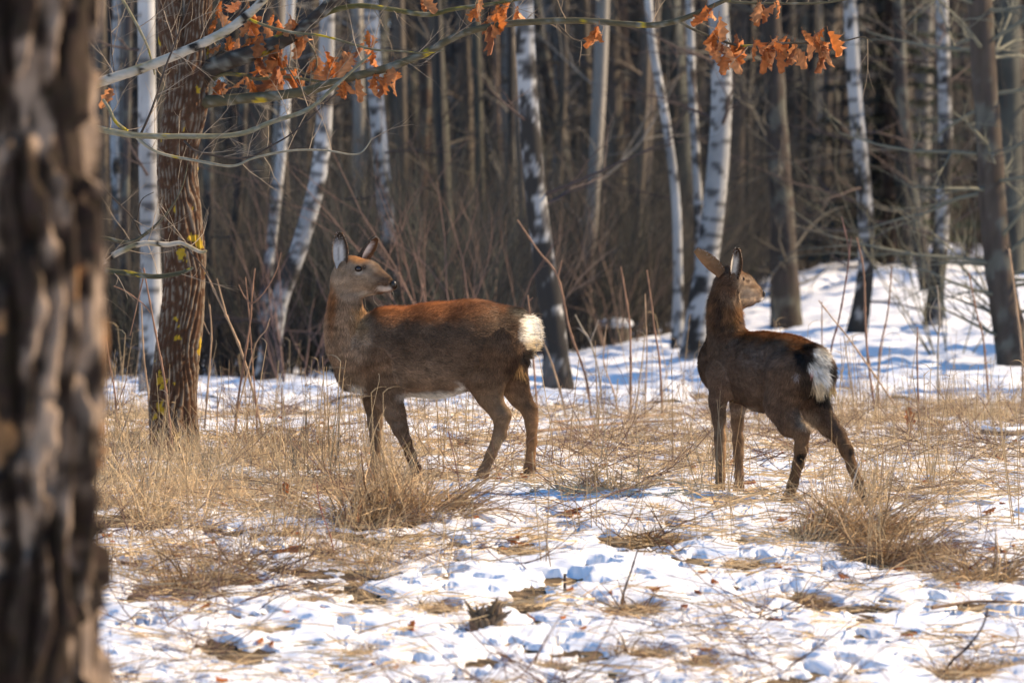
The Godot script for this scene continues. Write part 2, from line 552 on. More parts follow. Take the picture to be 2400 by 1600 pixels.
func deer_left() -> void:
	var brown := Color(0.140, 0.084, 0.050)
	var grey := Color(0.20, 0.135, 0.088)
	var tan := Color(0.30, 0.17, 0.085)
	var dark := Color(0.075, 0.04, 0.022)
	var white := Color(0.78, 0.74, 0.66)
	var cream := Color(0.62, 0.53, 0.40)
	var black := Color(0.018, 0.014, 0.011)
	var hz := -0.06
	build_deer("deer", "brown deer standing side-on with its head turned back over the body", {
		zoom = Vector2(700, 500), factor = 2.24, depth = 26.1, foot = Vector2(700, 1425), fx = 0.985, fz = 0.17,
		head_side = Vector3(-0.3, 0, 1), coat = brown, hairs = 42000.0,
		chains = [
			{axis = "body", flat = 0.70, k = 0.045, j = [[[335, 770, 0.0], 138], [[480, 728, 0.0], 230], [[720, 718, 0.0], 243], [[930, 684, 0.0], 230], [[1085, 642, 0.0], 158]]},
			{axis = "body", flat = 0.8, k = 0.05, j = [[[240, 400, hz, 1], 74], [[243, 480, hz, 1], 80], [[242, 585, -0.065, 1], 100], [[262, 690, -0.07, 1], 112], [[320, 775, -0.06, 1], 132]]},
			{axis = "body", flat = 0.75, k = 0.03, j = [[[230, 840, 0.0], 40], [[265, 868, 0.0], 58], [[340, 890, 0.0], 52]]},
			{axis = "head", flat = 0.78, k = 0.028, j = [[[494, 378, hz + 0.05, 1], 25], [[432, 357, hz + 0.035, 1], 48], [[362, 332, hz + 0.015, 1], 82], [[275, 315, hz, 1], 88], [[250, 350, hz, 1], 86]]},
			{axis = "head", flat = 0.85, k = 0.02, j = [[[478, 396, hz + 0.045, 1], 15], [[420, 392, hz + 0.03, 1], 24], [[330, 400, hz + 0.01, 1], 46]]},
			{axis = "body", flat = 0.62, k = 0.04, j = [[[420, 790, 0.085], 150], [[452, 900, 0.09], 92], [[470, 965, 0.09], 68], [[505, 1050, 0.09], 50], [[533, 1130, 0.09], 40]]},
			{axis = "body", flat = 0.9, k = 0.02, j = [[[533, 1130, 0.09], 40], [[560, 1195, 0.09], 29], [[584, 1260, 0.09], 25], [[618, 1350, 0.09], 28], [[634, 1395, 0.09], 24]]},
			{axis = "body", flat = 0.62, k = 0.04, j = [[[380, 830, -0.085], 110], [[392, 930, -0.09], 62], [[396, 1000, -0.09], 47], [[400, 1100, -0.09], 38]]},
			{axis = "body", flat = 0.9, k = 0.02, j = [[[400, 1100, -0.09], 38], [[402, 1170, -0.09], 28], [[402, 1290, -0.09], 24], [[400, 1350, -0.09], 28], [[392, 1390, -0.09], 24]]},
			{axis = "body", flat = 0.55, k = 0.028, j = [[[1015, 740, 0.075], 155], [[985, 870, 0.09], 105], [[1000, 955, 0.09], 66], [[1060, 1062, 0.09], 48]]},
			{axis = "body", flat = 0.85, k = 0.02, j = [[[1072, 1058, 0.09], 46], [[1055, 1160, 0.09], 33], [[1010, 1262, 0.09], 26], [[968, 1362, 0.09], 29], [[950, 1405, 0.09], 25]]},
			{axis = "body", flat = 0.55, k = 0.03, j = [[[1075, 740, -0.075], 145], [[1125, 885, -0.085], 80], [[1160, 960, -0.09], 56], [[1208, 1030, -0.09], 42]]},
			{axis = "body", flat = 0.85, k = 0.02, j = [[[1212, 1030, -0.09], 42], [[1222, 1100, -0.09], 32], [[1224, 1200, -0.09], 26], [[1213, 1340, -0.09], 28], [[1208, 1385, -0.09], 25]]},
			{axis = "body", flat = 0.9, k = 0.03, j = [[[1165, 535, 0.0], 36], [[1222, 590, 0.0], 36], [[1228, 660, 0.0], 28], [[1215, 720, 0.0], 12]]},
			{axis = "body", flat = 0.9, k = 0.04, j = [[[1120, 700, 0.0], 90], [[1150, 780, 0.0], 50], [[1155, 840, 0.0], 20]]},
		],
		# zx, zy, rx, ry, colour, soft from, ragged, hair, only where the normal's y is under
		paint = [
			[640, 500, 640, 110, Color(0.25, 0.10, 0.038), 0.25, 1.2, 0.022],
			[950, 500, 240, 50, Color(0.13, 0.055, 0.024), 0.2, 1.2, 0.026],
			[240, 600, 180, 310, Color(0.33, 0.225, 0.145), 0.5, 1.0, 0.022],
			[170, 450, 45, 240, Color(0.26, 0.12, 0.05), 0.3, 0.6, 0.022],
			[320, 560, 70, 130, Color(0.42, 0.25, 0.12), 0.2, 1.0, 0.024],
			[640, 860, 480, 170, Color(0.25, 0.168, 0.108), 0.05, 0.8, 0.018],
			[270, 880, 110, 80, Color(0.30, 0.22, 0.15), 0.4, 0.8, 0.024],
			[300, 925, 70, 40, white, 0.3, 0.5, 0.024, -0.2],
			[700, 970, 230, 50, white, 0.35, 0.5, 0.022, 0.1],
			[850, 925, 40, 50, white, 0.0, 1.2, 0.022, 0.1],
			[440, 1150, 160, 330, grey, 0.4, 0.5, 0.010],
			[1040, 1160, 260, 330, Color(0.19, 0.125, 0.076), 0.55, 0.5, 0.010],
			[1240, 1200, 50, 250, Color(0.30, 0.17, 0.085), 0.2, 0.5, 0.010],
			[1060, 1200, 50, 60, Color(0.30, 0.22, 0.14), 0.2, 0.5, 0.012],
			[290, 320, 170, 160, Color(0.27, 0.19, 0.125), 0.6, 0.5, 0.009],
			[310, 235, 85, 42, Color(0.42, 0.20, 0.08), 0.3, 0.5, 0.008],
			[430, 320, 80, 34, Color(0.13, 0.085, 0.055), 0.3, 0.5, 0.006],
			[455, 395, 55, 22, Color(0.55, 0.47, 0.38), 0.4, 0.2, 0.006],
			[360, 425, 90, 26, Color(0.42, 0.34, 0.25), 0.3, 0.4, 0.010],
			[455, 376, 30, 12, dark, 0.2, 0.2, 0.005],
			[318, 312, 30, 18, Color(0.42, 0.34, 0.26), 0.3, 0.2, 0.005],
			[340, 282, 22, 26, Color(0.09, 0.055, 0.035), 0.3, 0.2, 0.005],
			[502, 372, 30, 34, black, 0.6, 0.1, 0.002],
			[1150, 520, 90, 50, black, 0.25, 0.8, 0.026],
			[1120, 600, 60, 90, dark, 0.2, 0.9, 0.026],
			[1140, 790, 95, 70, dark, 0.2, 1.0, 0.03],
			[1215, 618, 66, 92, white, 0.72, 0.9, 0.045],
			[1225, 690, 46, 50, Color(0.66, 0.55, 0.38), 0.4, 0.8, 0.05],
			[1185, 748, 34, 40, black, 0.3, 0.8, 0.045],
			[1170, 812, 26, 46, Color(0.58, 0.36, 0.15), 0.1, 1.0, 0.07],
		],
		ears = [
			{base = [216, 290, hz + 0.05, 1], tip = [209, 100, hz + 0.06, 1], open = Vector3(0.35, 0.0, 1.0), w = 50.0, cup = 30.0, inside = Color(0.58, 0.54, 0.49), rim = Color(0.06, 0.042, 0.03), back = Color(0.16, 0.09, 0.05)},
			{base = [322, 245, hz - 0.06, 1], tip = [406, 124, hz - 0.07, 1], open = Vector3(1.0, -0.1, 0.62), w = 46.0, cup = 34.0, inside = Color(0.72, 0.67, 0.6), rim = Color(0.12, 0.06, 0.03), back = Color(0.11, 0.065, 0.04)},
		],
		eyes = [[314, 290, 15.0]],
		nose = [[[497, 372, hz + 0.062, 1], Vector3(15, 20, 13), black], [[500, 374, hz + 0.036, 1], Vector3(14, 20, 14), black]],
		hooves = [[[950, 1410, 0.09], Vector3(-1, 0, 0)], [[1207, 1392, -0.09], Vector3(-0.7, 0, 0)], [[634, 1400, 0.09], Vector3(-0.5, 0, 0)], [[390, 1396, -0.09], Vector3(-1, 0, 0)]],
		whiskers = [[[345, 440, hz, 1], [350, 490, hz, 1], [372, 520, hz, 1]], [[390, 425, hz + 0.02, 1], [395, 460, hz + 0.03, 1], [420, 490, hz + 0.03, 1]], [[490, 405, hz + 0.06, 1], [497, 420, hz + 0.07, 1], [500, 438, hz + 0.08, 1]], [[480, 410, hz + 0.06, 1], [482, 425, hz + 0.07, 1], [480, 445, hz + 0.08, 1]], [[375, 255, hz - 0.04, 1], [390, 245, hz - 0.05, 1], [402, 240, hz - 0.05, 1]]],
	})

func deer_right() -> void:
	var brown := Color(0.118, 0.076, 0.051)
	var dark := Color(0.06, 0.035, 0.022)
	var white := Color(0.80, 0.77, 0.70)
	var cream := Color(0.66, 0.56, 0.40)
	var black := Color(0.016, 0.013, 0.011)
	var hz := -0.60
	build_deer("deer", "dark brown deer seen from behind, white rump hair flared and hind legs apart", {
		zoom = Vector2(1550, 540), factor = 2.305, depth = 24.45, foot = Vector2(870, 1495), fx = 0.6, fz = 0.8,
		head_side = Vector3(0.55, 0, 1), coat = brown, hairs = 44000.0,
		chains = [
			{axis = "body", flat = 0.72, k = 0.05, j = [[[338, 722, 0.0], 168], [[400, 730, 0.0], 186], [[560, 765, 0.0], 208], [[690, 765, 0.0], 196], [[760, 745, 0.0], 150]]},
			{axis = "body", flat = 0.85, k = 0.05, j = [[[350, 300, hz, 1], 66], [[340, 370, hz, 1], 78], [[342, 450, hz, 1], 92], [[348, 540, hz + 0.0, 1], 98], [[362, 640, -0.55, 1], 112]]},
			{axis = "head", flat = 0.85, k = 0.03, j = [[[542, 350, hz - 0.13, 1], 22], [[500, 328, hz - 0.10, 1], 38], [[445, 300, hz - 0.06, 1], 64], [[378, 272, hz, 1], 76], [[352, 300, hz, 1], 70]]},
			{axis = "head", flat = 0.9, k = 0.02, j = [[[533, 372, hz - 0.12, 1], 14], [[480, 380, hz - 0.08, 1], 24], [[425, 390, hz - 0.04, 1], 40]]},
			{axis = "body", flat = 0.6, k = 0.03, j = [[[330, 800, 0.085], 110], [[305, 920, 0.09], 58], [[312, 1010, 0.09], 44], [[318, 1120, 0.09], 36]]},
			{axis = "body", flat = 0.95, k = 0.02, j = [[[318, 1120, 0.09], 36], [[320, 1210, 0.09], 28], [[320, 1330, 0.09], 25], [[316, 1395, 0.09], 28], [[310, 1430, 0.09], 25]]},
			{axis = "body", flat = 0.6, k = 0.028, j = [[[420, 830, -0.085], 100], [[415, 950, -0.09], 52], [[412, 1040, -0.09], 40], [[415, 1130, -0.09], 34]]},
			{axis = "body", flat = 0.95, k = 0.02, j = [[[415, 1130, -0.09], 34], [[418, 1210, -0.09], 27], [[422, 1320, -0.09], 24], [[420, 1390, -0.09], 27], [[412, 1425, -0.09], 25]]},
			{axis = "body", flat = 0.6, k = 0.03, j = [[[690, 800, 0.085], 160], [[650, 930, 0.10], 112], [[690, 1030, 0.10], 80], [[755, 1090, 0.10], 50]]},
			{axis = "body", flat = 0.9, k = 0.02, j = [[[762, 1085, 0.10], 48], [[757, 1180, 0.10], 36], [[740, 1260, 0.10], 30], [[712, 1370, 0.10], 29], [[690, 1440, 0.10], 30], [[682, 1462, 0.10], 26]]},
			{axis = "body", flat = 0.6, k = 0.03, j = [[[790, 830, -0.075], 140], [[835, 960, -0.09], 92], [[905, 1050, -0.10], 62], [[955, 1105, -0.10], 46]]},
			{axis = "body", flat = 0.9, k = 0.02, j = [[[960, 1108, -0.10], 45], [[1003, 1190, -0.10], 36], [[1035, 1280, -0.10], 29], [[1068, 1370, -0.10], 29], [[1088, 1425, -0.10], 25]]},
			{axis = "body", flat = 1.0, k = 0.03, j = [[[790, 650, 0.0], 34], [[850, 668, -0.02], 40], [[895, 730, -0.04], 40], [[912, 800, -0.05], 26], [[925, 850, -0.05], 9]]},
			{axis = "body", flat = 0.9, k = 0.04, j = [[[800, 720, 0.02], 80], [[850, 800, 0.0], 55], [[868, 870, 0.0], 22]]},
		],
		paint = [
			[560, 560, 330, 60, Color(0.20, 0.085, 0.034), 0.2, 1.0, 0.022],
			[740, 620, 110, 90, Color(0.20, 0.085, 0.032), 0.2, 0.9, 0.024],
			[345, 420, 130, 170, Color(0.17, 0.088, 0.042), 0.6, 1.0, 0.036],
			[310, 430, 60, 170, Color(0.05, 0.03, 0.02), 0.2, 1.6, 0.036],
			[415, 440, 42, 150, Color(0.40, 0.20, 0.075), 0.2, 1.6, 0.036],
			[480, 870, 300, 150, Color(0.145, 0.095, 0.064), 0.2, 1.0, 0.02],
			[440, 975, 110, 40, Color(0.42, 0.35, 0.28), 0.3, 0.7, 0.024, 0.2],
			[370, 1200, 170, 330, Color(0.20, 0.13, 0.08), 0.5, 0.5, 0.010],
			[345, 1180, 22, 240, Color(0.36, 0.23, 0.13), 0.2, 0.3, 0.010],
			[720, 1250, 140, 260, Color(0.14, 0.087, 0.05), 0.4, 0.4, 0.011],
			[1030, 1250, 130, 260, Color(0.15, 0.09, 0.05), 0.4, 0.4, 0.011],
			[755, 1232, 30, 44, Color(0.02, 0.018, 0.016), 0.5, 0.3, 0.009],
			[1030, 1200, 22, 40, Color(0.03, 0.024, 0.02), 0.3, 0.3, 0.010],
			[690, 1440, 50, 60, Color(0.24, 0.14, 0.07), 0.3, 0.3, 0.012],
			[800, 1030, 80, 70, Color(0.40, 0.31, 0.22), 0.3, 0.9, 0.028],
			[860, 1080, 60, 40, Color(0.27, 0.19, 0.12), 0.3, 0.8, 0.02],
			[440, 320, 140, 110, Color(0.31, 0.22, 0.145), 0.55, 0.6, 0.012],
			[360, 300, 85, 110, Color(0.10, 0.055, 0.032), 0.3, 0.8, 0.020],
			[462, 335, 62, 56, Color(0.44, 0.34, 0.24), 0.3, 0.8, 0.012],
			[412, 350, 14, 70, Color(0.06, 0.038, 0.026), 0.2, 0.6, 0.02],
			[505, 300, 50, 16, Color(0.17, 0.11, 0.07), 0.3, 0.4, 0.006],
			[445, 225, 40, 26, Color(0.17, 0.10, 0.06), 0.3, 0.4, 0.008],
			[548, 372, 24, 14, Color(0.66, 0.6, 0.52), 0.3, 0.1, 0.004],
			[555, 345, 20, 24, Color(0.05, 0.035, 0.025), 0.4, 0.1, 0.003],
			[468, 274, 18, 12, Color(0.06, 0.04, 0.03), 0.4, 0.1, 0.003],
			[520, 700, 150, 90, Color(0.15, 0.11, 0.085), 0.1, 2.2, 0.02],
			[775, 700, 60, 90, black, 0.35, 1.0, 0.032],
			[800, 630, 70, 34, black, 0.3, 0.6, 0.036],
			[880, 880, 80, 110, black, 0.3, 1.0, 0.036],
			[790, 830, 60, 110, Color(0.045, 0.028, 0.018), 0.3, 1.0, 0.036],
			[860, 735, 62, 112, white, 0.7, 0.8, 0.055],
			[850, 830, 42, 62, cream, 0.4, 0.8, 0.055],
			[922, 758, 32, 62, black, 0.5, 0.8, 0.05],
			[930, 850, 36, 46, Color(0.68, 0.50, 0.27), 0.4, 0.7, 0.06],
			[812, 770, 11, 34, Color(0.45, 0.20, 0.17), 0.5, 0.1, 0.006],
			[735, 785, 18, 22, Color(0.26, 0.24, 0.24), 0.1, 1.2, 0.03],
		],
		ears = [
			{base = [325, 240, hz + 0.05, 1], tip = [184, 106, hz + 0.04, 1], open = Vector3(0.45, 0.35, -1.0), w = 46.0, cup = 46.0, inside = Color(0.5, 0.46, 0.4), rim = Color(0.10, 0.05, 0.03), back = Color(0.24, 0.13, 0.065)},
			{base = [388, 262, hz + 0.07, 1], tip = [408, 96, hz + 0.07, 1], open = Vector3(0.8, 0.0, 0.85), w = 50.0, cup = 26.0, inside = Color(0.52, 0.47, 0.4), rim = Color(0.05, 0.03, 0.02), back = Color(0.11, 0.06, 0.035)},
		],
		eyes = [[467, 273, 11.0, 0.003]],
		nose = [[[553, 343, hz - 0.125, 1], Vector3(13, 17, 18), black]],
		hooves = [[[682, 1470, 0.10], Vector3(-0.8, 0, -0.3)], [[1090, 1432, -0.10], Vector3(-0.3, 0, -0.6)], [[309, 1438, 0.09], Vector3(-0.5, 0, -0.6)], [[411, 1433, -0.09], Vector3(-0.5, 0, -0.6)]],
		whiskers = [[[545, 380, hz - 0.12, 1], [552, 392, hz - 0.11, 1], [556, 405, hz - 0.10, 1]], [[440, 415, hz - 0.03, 1], [446, 430, hz - 0.02, 1], [455, 445, hz - 0.02, 1]]],
	})
# ================================================================== the wood
func bark_birch(along: float, a: float, p: Vector3) -> Color:
	var h := p.y - gh(p.x, -p.z)
	var white := Color(0.40, 0.395, 0.375)
	var ns := n2.get_noise_3d(p.x * 60.0, p.y * 330.0, p.z * 60.0)
	var big := n2.get_noise_3d(p.x * 70.0 + 90.0, p.y * 60.0, p.z * 70.0)
	var rough := birch_dark * 1.25 - h * 0.36
	var w := ss(0.12, 0.22, ns + rough * 0.25) * 0.8
	w = maxf(w, ss(0.12, 0.30, big * 1.25 + rough * 0.55 - 0.1))
	var tone := 1.0 + n2.get_noise_3d(p.x * 25.0, p.y * 25.0, p.z * 25.0 + 40.0) * 0.7
	var col := Color(white.r * tone, white.g * tone, white.b * tone * 1.02).lerp(Color(0.045, 0.04, 0.038), clampf(w, 0, 1))
	col.a = 1.0 + (big * 0.10 + ns * 0.04) * clampf(0.35 + rough, 0.15, 1.2)
	return col
var birch_dark := 0.5

func bark_dark(along: float, a: float, p: Vector3) -> Color:
	var r := n2.get_noise_3d(p.x * 240.0, p.y * 45.0, p.z * 240.0)
	var l := n2.get_noise_3d(p.x * 70.0, p.y * 70.0 + 300.0, p.z * 70.0)
	var col := bark_tone.lerp(Color(0.17, 0.17, 0.14), ss(0.05, 0.35, l) * 0.6)
	var t := 1.0 + r * 0.5
	col = Color(col.r * t, col.g * t, col.b * t)
	col.a = 1.0 + r * 0.12
	return col
var bark_tone := Color(0.075, 0.058, 0.047)

func bark_oak(along: float, a: float, p: Vector3) -> Color:
	# upright ridges that split and join, grey on their crust and rusty in between, with lichen
	var wob := n3.get_noise_3d(p.x * 30.0, p.y * 40.0, p.z * 30.0) * 0.35
	var q := fposmod((a + wob + p.y * 0.25) * 26.0 / TAU + n3.get_noise_3d(p.x * 150.0, p.y * 60.0, p.z * 150.0) * 0.9 + n2.get_noise_3d(p.x * 200.0, p.y * 60.0, p.z * 200.0) * 0.25, 1.0)
	var ridge := 1.0 - absf(q * 2.0 - 1.0)
	var brk := n3.get_noise_3d(p.x * 260.0, p.y * 330.0, p.z * 260.0) * 0.6
	ridge = clampf(ridge * 1.5 - 0.15 - ss(0.15, 0.3, brk) * 0.5, 0.0, 1.0)
	var fine := n2.get_noise_3d(p.x * 500.0, p.y * 300.0, p.z * 500.0)
	var grey := n2.get_noise_3d(p.x * 160.0 + 77.0, p.y * 160.0, p.z * 160.0)
	var col := Color(0.092, 0.050, 0.030).lerp(Color(0.20, 0.165, 0.125), clampf(ss(0.35, 0.85, ridge) * ss(-0.2, 0.15, grey + fine * 0.7), 0, 1) * 0.85)
	var y := n2.get_noise_3d(p.x * 90.0, p.y * 90.0 + 500.0, p.z * 90.0)
	if y + fine * 0.25 + yellow.call(p) > 0.52:
		col = Color(0.42, 0.28, 0.03)
	var t := 1.0 + fine * 0.35
	col = Color(col.r * t, col.g * t, col.b * t)
	col.a = 0.915 + ridge * 0.105 + fine * 0.015
	return col
var yellow: Callable = func(_p): return 0.0

func bark_near(along: float, a: float, p: Vector3) -> Color:
	# thick plates parted by deep upright cracks
	var wob := n2.get_noise_3d(p.x * 25.0, p.y * 14.0, p.z * 25.0) * 0.5
	var q := fposmod((a + wob) * 17.0 / TAU + n2.get_noise_3d(p.x * 110.0, p.y * 26.0, p.z * 110.0) * 1.1, 1.0)
	var ridge := clampf((1.0 - absf(q * 2.0 - 1.0)) * 2.2 - 0.25, 0.0, 1.0)
	var brk := n2.get_noise_3d(p.x * 70.0 + 30.0, p.y * 75.0, p.z * 70.0)
	ridge *= 1.0 - ss(0.12, 0.22, brk) * 0.75
	var fine := n2.get_noise_3d(p.x * 300.0, p.y * 160.0, p.z * 300.0)
	var plate := n2.get_noise_3d(p.x * 130.0, p.y * 30.0 + 200.0, p.z * 130.0)
	var col := Color(0.032, 0.022, 0.016).lerp(Color(0.25, 0.185, 0.135), clampf(ss(-0.06, 0.28, plate + fine * 0.45), 0, 1))
	if n2.get_noise_3d(p.x * 90.0 + 900.0, p.y * 50.0, p.z * 90.0) > 0.46:
		col = Color(0.22, 0.12, 0.055)
	var t := 1.0 + fine * 0.5
	col = Color(col.r * t, col.g * t, col.b * t)
	col.a = 0.74 + ridge * 0.26 + fine * 0.025
	return col

func plain_twig(c: Color) -> Callable:
	return func(_al, _a, p): 
		var t := 1.0 + n2.get_noise_3d(p.x * 300.0, p.y * 300.0, p.z * 300.0) * 0.6
		return Color(c.r * t, c.g * t, c.b * t, 1.0 + n2.get_noise_3d(p.x * 500.0, p.y * 500.0, p.z * 500.0) * 0.15)

# a tree whose stem runs through the given pixels at depth d: foot on the ground, top carried on out of the picture
func stem_tree(called: String, label: String, group: String, d: float, path: Array, wide: float, look: Callable, limbs: int, twig_col: Color, seedn: int, tall := 9.0) -> Node3D:
	rng.seed = seedn
	var pts := pix(path, d)
	var foot := Vector3(pts[-1].x, gh(pts[-1].x, d), -d)
	var r := wide * 0.5 * d / F
	pts.reverse()
	if pts[0].y > foot.y + 0.05:
		pts.push_front(Vector3(foot.x + (pts[0].x - pts[1].x) * 0.15, foot.y - 0.1, -d))
	else:
		pts[0].y = foot.y - 0.1
	var base := Vector3(pts[0].x, foot.y, -d)
	var rads := []
	var top: Vector3 = pts[-1]
	for k in pts.size():
		var hh: float = (pts[k].y - foot.y)
		rads.append(r * (1.0 - hh / (tall * 1.6)) * (1.0 + 0.45 * exp(-maxf(hh, 0.0) * 6.0)))
	var lean: Vector3 = (pts[-1] - pts[-2]).normalized()
	lean = (lean + Vector3.UP).normalized()
	var sp := smooth_path(pts, rads, 0.035)
	var o := thing(called, label, "tree", base, group)
	var loc := []
	for q in sp[0]:
		loc.append(q)
	var mb := MB.new()
	tube(mb, loc, sp[1], 26, look, false)
	# above the picture
	var up := [top, top + lean * 1.5 + Vector3(0.05, 0, 0.1), top + lean * 1.5 + Vector3(0.1, tall * 0.4, 0.1), top + lean * 1.5 + Vector3(0.0, tall * 0.75, 0.3)]
	var ur := [rads[-1], rads[-1] * 0.85, rads[-1] * 0.5, 0.015]
	var su := smooth_path(up, ur, 0.4)
	tube(mb, su[0], su[1], 10, look, false)
	relief(mb, 0)
	shift(mb, -base)
	part("trunk", mb, M.bark, o)
	var bm := MB.new()
	for k in limbs:
		var t := rng.randf_range(0.12, 1.0)
		var q: Vector3 = loc[int(t * (loc.size() - 1))]
		var ang := rng.randf_range(0, TAU)
		var one := MB.new()
		twigs(one, q, Vector3(cos(ang), rng.randf_range(-0.15, 0.55), sin(ang)), rng.randf_range(0.6, 1.5), r * 0.16, 2, twig_col, 0.7, 4)
		shift(one, -base)
		part("branch", one, M.twig, o)
	for k in 9:
		var q: Vector3 = su[0][mini(int(rng.randf_range(0.25, 1.0) * su[0].size()), su[0].size() - 1)]
		var ang := rng.randf_range(0, TAU)
		twigs(bm, q, Vector3(cos(ang), 0.8, sin(ang)), rng.randf_range(1.2, 2.4), r * 0.25, 2, twig_col, 0.7, 4)
	shift(bm, -base)
	var cr := part("crown", bm, M.twig, o)
	kind(cr, "stuff")
	return o

func shift(mb: MB, by: Vector3) -> void:
	for k in mb.v.size():
		mb.v[k] += by

# ------------------------------------------------------------------ leaves
func leaf_mesh(seedn: int, m: Material, curly := 3.0) -> ArrayMesh:      # a withered oak leaf, hanging down from its stalk, 1 unit long
	rng.seed = seedn
	var mb := MB.new()
	var rows := 11
	var curl := rng.randf_range(-curly, curly)
	var bend := rng.randf_range(-0.5, 0.5)
	var twist := rng.randf_range(-0.8, 0.8)
	var fold := rng.randf_range(0.5, 1.9)
	var tone: Color = [Color(0.50, 0.17, 0.045), Color(0.38, 0.13, 0.04), Color(0.54, 0.23, 0.09), Color(0.30, 0.11, 0.045), Color(0.50, 0.16, 0.04), Color(0.56, 0.27, 0.12), Color(0.42, 0.16, 0.055), Color(0.46, 0.20, 0.08)][seedn % 8]
	var prev := []
	for k in rows + 1:
		var u := float(k) / rows
		var half := 0.32 * pow(sin(PI * clampf(0.06 + u * 0.92, 0, 1)), 0.7) * (0.6 + 0.55 * u)
		half *= 1.0 + 0.34 * sin(u * TAU * 3.6)
		half = maxf(half, 0.01)
		var mid := Vector3(bend * u * u * 0.5, -u, curl * u * u * 0.22)
		var ids := []
		for s in 5:
			var v := s / 2.0 - 1.0
			var side := Vector3(cos(twist * u), 0, sin(twist * u))
			var out := Vector3(-sin(twist * u), 0, cos(twist * u))
			var av := absf(v)
			var p := mid + side * (half * v * (1.0 - 0.3 * fold * av)) + out * (half * fold * av * av) + out * rng.randf_range(-0.06, 0.06)
			var t := rng.randf_range(0.75, 1.25) * (1.25 if s == 2 else 1.0)
			ids.append(mb.vert(p, (out - side * v * fold * 0.8).normalized(), Color(tone.r * t, tone.g * t, tone.b * t)))
		if k > 0:
			for s in 4:
				mb.quad(prev[s], prev[s + 1], ids[s + 1], ids[s])
		prev = ids
	tube(mb, [Vector3(0, 0.25, 0), Vector3(0.02, 0.1, 0), Vector3(0, -0.02, 0)], [0.014, 0.012, 0.014], 4, Color(0.25, 0.12, 0.05), false)
	return mb.mesh(m)

func hang_leaf(parent: Node3D, at: Vector3, size: float, k: int) -> void:
	var o := MeshInstance3D.new()
	o.name = "leaf"
	o.mesh = M.leaves[k % M.leaves.size()]
	parent.add_child(o, true)
	o.position = at
	o.rotation = Vector3(rng.randf_range(-0.6, 0.6), rng.randf_range(0, TAU), rng.randf_range(-0.7, 0.7))
	o.scale = Vector3.ONE * size

# ------------------------------------------------------------------ dry stalks
func stalk(label: String, path: Array, sides: Array, wide: float, col: Color, d := 0.0) -> Node3D:
	var foot: Vector3
	if d > 0.0:
		foot = G(path[-1][0], d)
	else:
		foot = GP(path[-1][0], path[-1][1])
	var dd := -foot.z
	var o := thing("dry_stalk", label, "stalk", foot, "dry stalks standing in the snow")
	var pts := pix(path, dd)
	pts.reverse()
	pts[0].y = foot.y - 0.04
	if pts[1].y < foot.y:
		pts.remove_at(1)
	var rad := []
	for k in pts.size():
		rad.append(wide * 0.5 * dd / F * lerpf(1.0, 0.55, float(k) / (pts.size() - 1)))
	var sp := smooth_path(pts, rad, 0.03)
	# the joints of the stem
	for k in sp[1].size():
		if k % 6 == 3:
			sp[1][k] *= 1.45
	var mb := MB.new()
	tube(mb, sp[0], sp[1], 7, plain_twig(col), true)
	for s in sides:
		var q := pix(s, dd)
		var rr := []
		for k in q.size():
			rr.append(wide * 0.32 * dd / F * lerpf(1.0, 0.5, float(k) / (q.size() - 1)))
		var s2 := smooth_path(q, rr, 0.03)
		tube(mb, s2[0], s2[1], 6, plain_twig(col), true)
	# torn sheaths at the joints
	for k in range(3, sp[0].size() - 1, 6):
		if rng.randf() < 0.6:
			var dir := Vector3(rng.randf_range(-1, 1), rng.randf_range(-0.4, 0.8), rng.randf_range(-1, 1)).normalized()
			blade(mb, sp[0][k], dir, rng.randf_range(0.015, 0.05), 0.003, rng.randf_range(-0.6, 0.6), col * 1.25)
	shift(mb, -foot)
	part("stem", mb, M.stalk, o)
	return o

func blade(mb: MB, p: Vector3, dir: Vector3, ln: float, w: float, droop: float, col: Color, seg := 4) -> void:
	var side := dir.cross(Vector3(rng.randf_range(-1, 1), 0.3, rng.randf_range(-1, 1))).normalized()
	var d := dir.normalized()
	var pa := -1
	var pb := -1
	for k in seg + 1:
		var u := float(k) / seg
		var ww := w * 0.5 * (1.0 - u * 0.85)
		var nn := side.cross(d).normalized()
		var cc := Color(col.r, col.g, col.b)
		var a := mb.vert(p - side * ww, nn, cc)
		var b := mb.vert(p + side * ww, nn, cc)
		if k > 0:
			mb.quad(pa, pb, b, a)
		pa = a; pb = b
		d = (d + Vector3(0, -droop / seg * 1.3, 0) + Vector3(rng.randf_range(-1, 1), rng.randf_range(-1, 1), rng.randf_range(-1, 1)) * 0.2).normalized()
		p += d * ln / seg

func straw_col() -> Color:
	var t := rng.randf_range(0.7, 1.25)
	if rng.randf() < 0.25:
		return Color(0.44 * t, 0.31 * t, 0.18 * t)
	if rng.randf() < 0.06:
		return Color(0.25 * t, 0.11 * t, 0.075 * t)
	return Color(0.70 * t, 0.52 * t, 0.30 * t)

func grass_clump(seedn: int, count: int, height: float, lean: float, wide: float) -> MB:
	rng.seed = seedn
	var mb := MB.new()
	for k in count:
		var a := rng.randf_range(0, TAU)
		var r := sqrt(rng.randf()) * wide
		var l := rng.randf_range(0.1, 1.0) * lean
		var a2 := rng.randf_range(0, TAU)
		var dir := Vector3(cos(a2) * l + 0.25, 1.0, sin(a2) * l).normalized()
		blade(mb, Vector3(cos(a) * r, -0.02, sin(a) * r), dir, height * rng.randf_range(0.4, 1.15), rng.randf_range(0.003, 0.0062), rng.randf_range(0.0, 1.6), straw_col(), 5)
	return mb

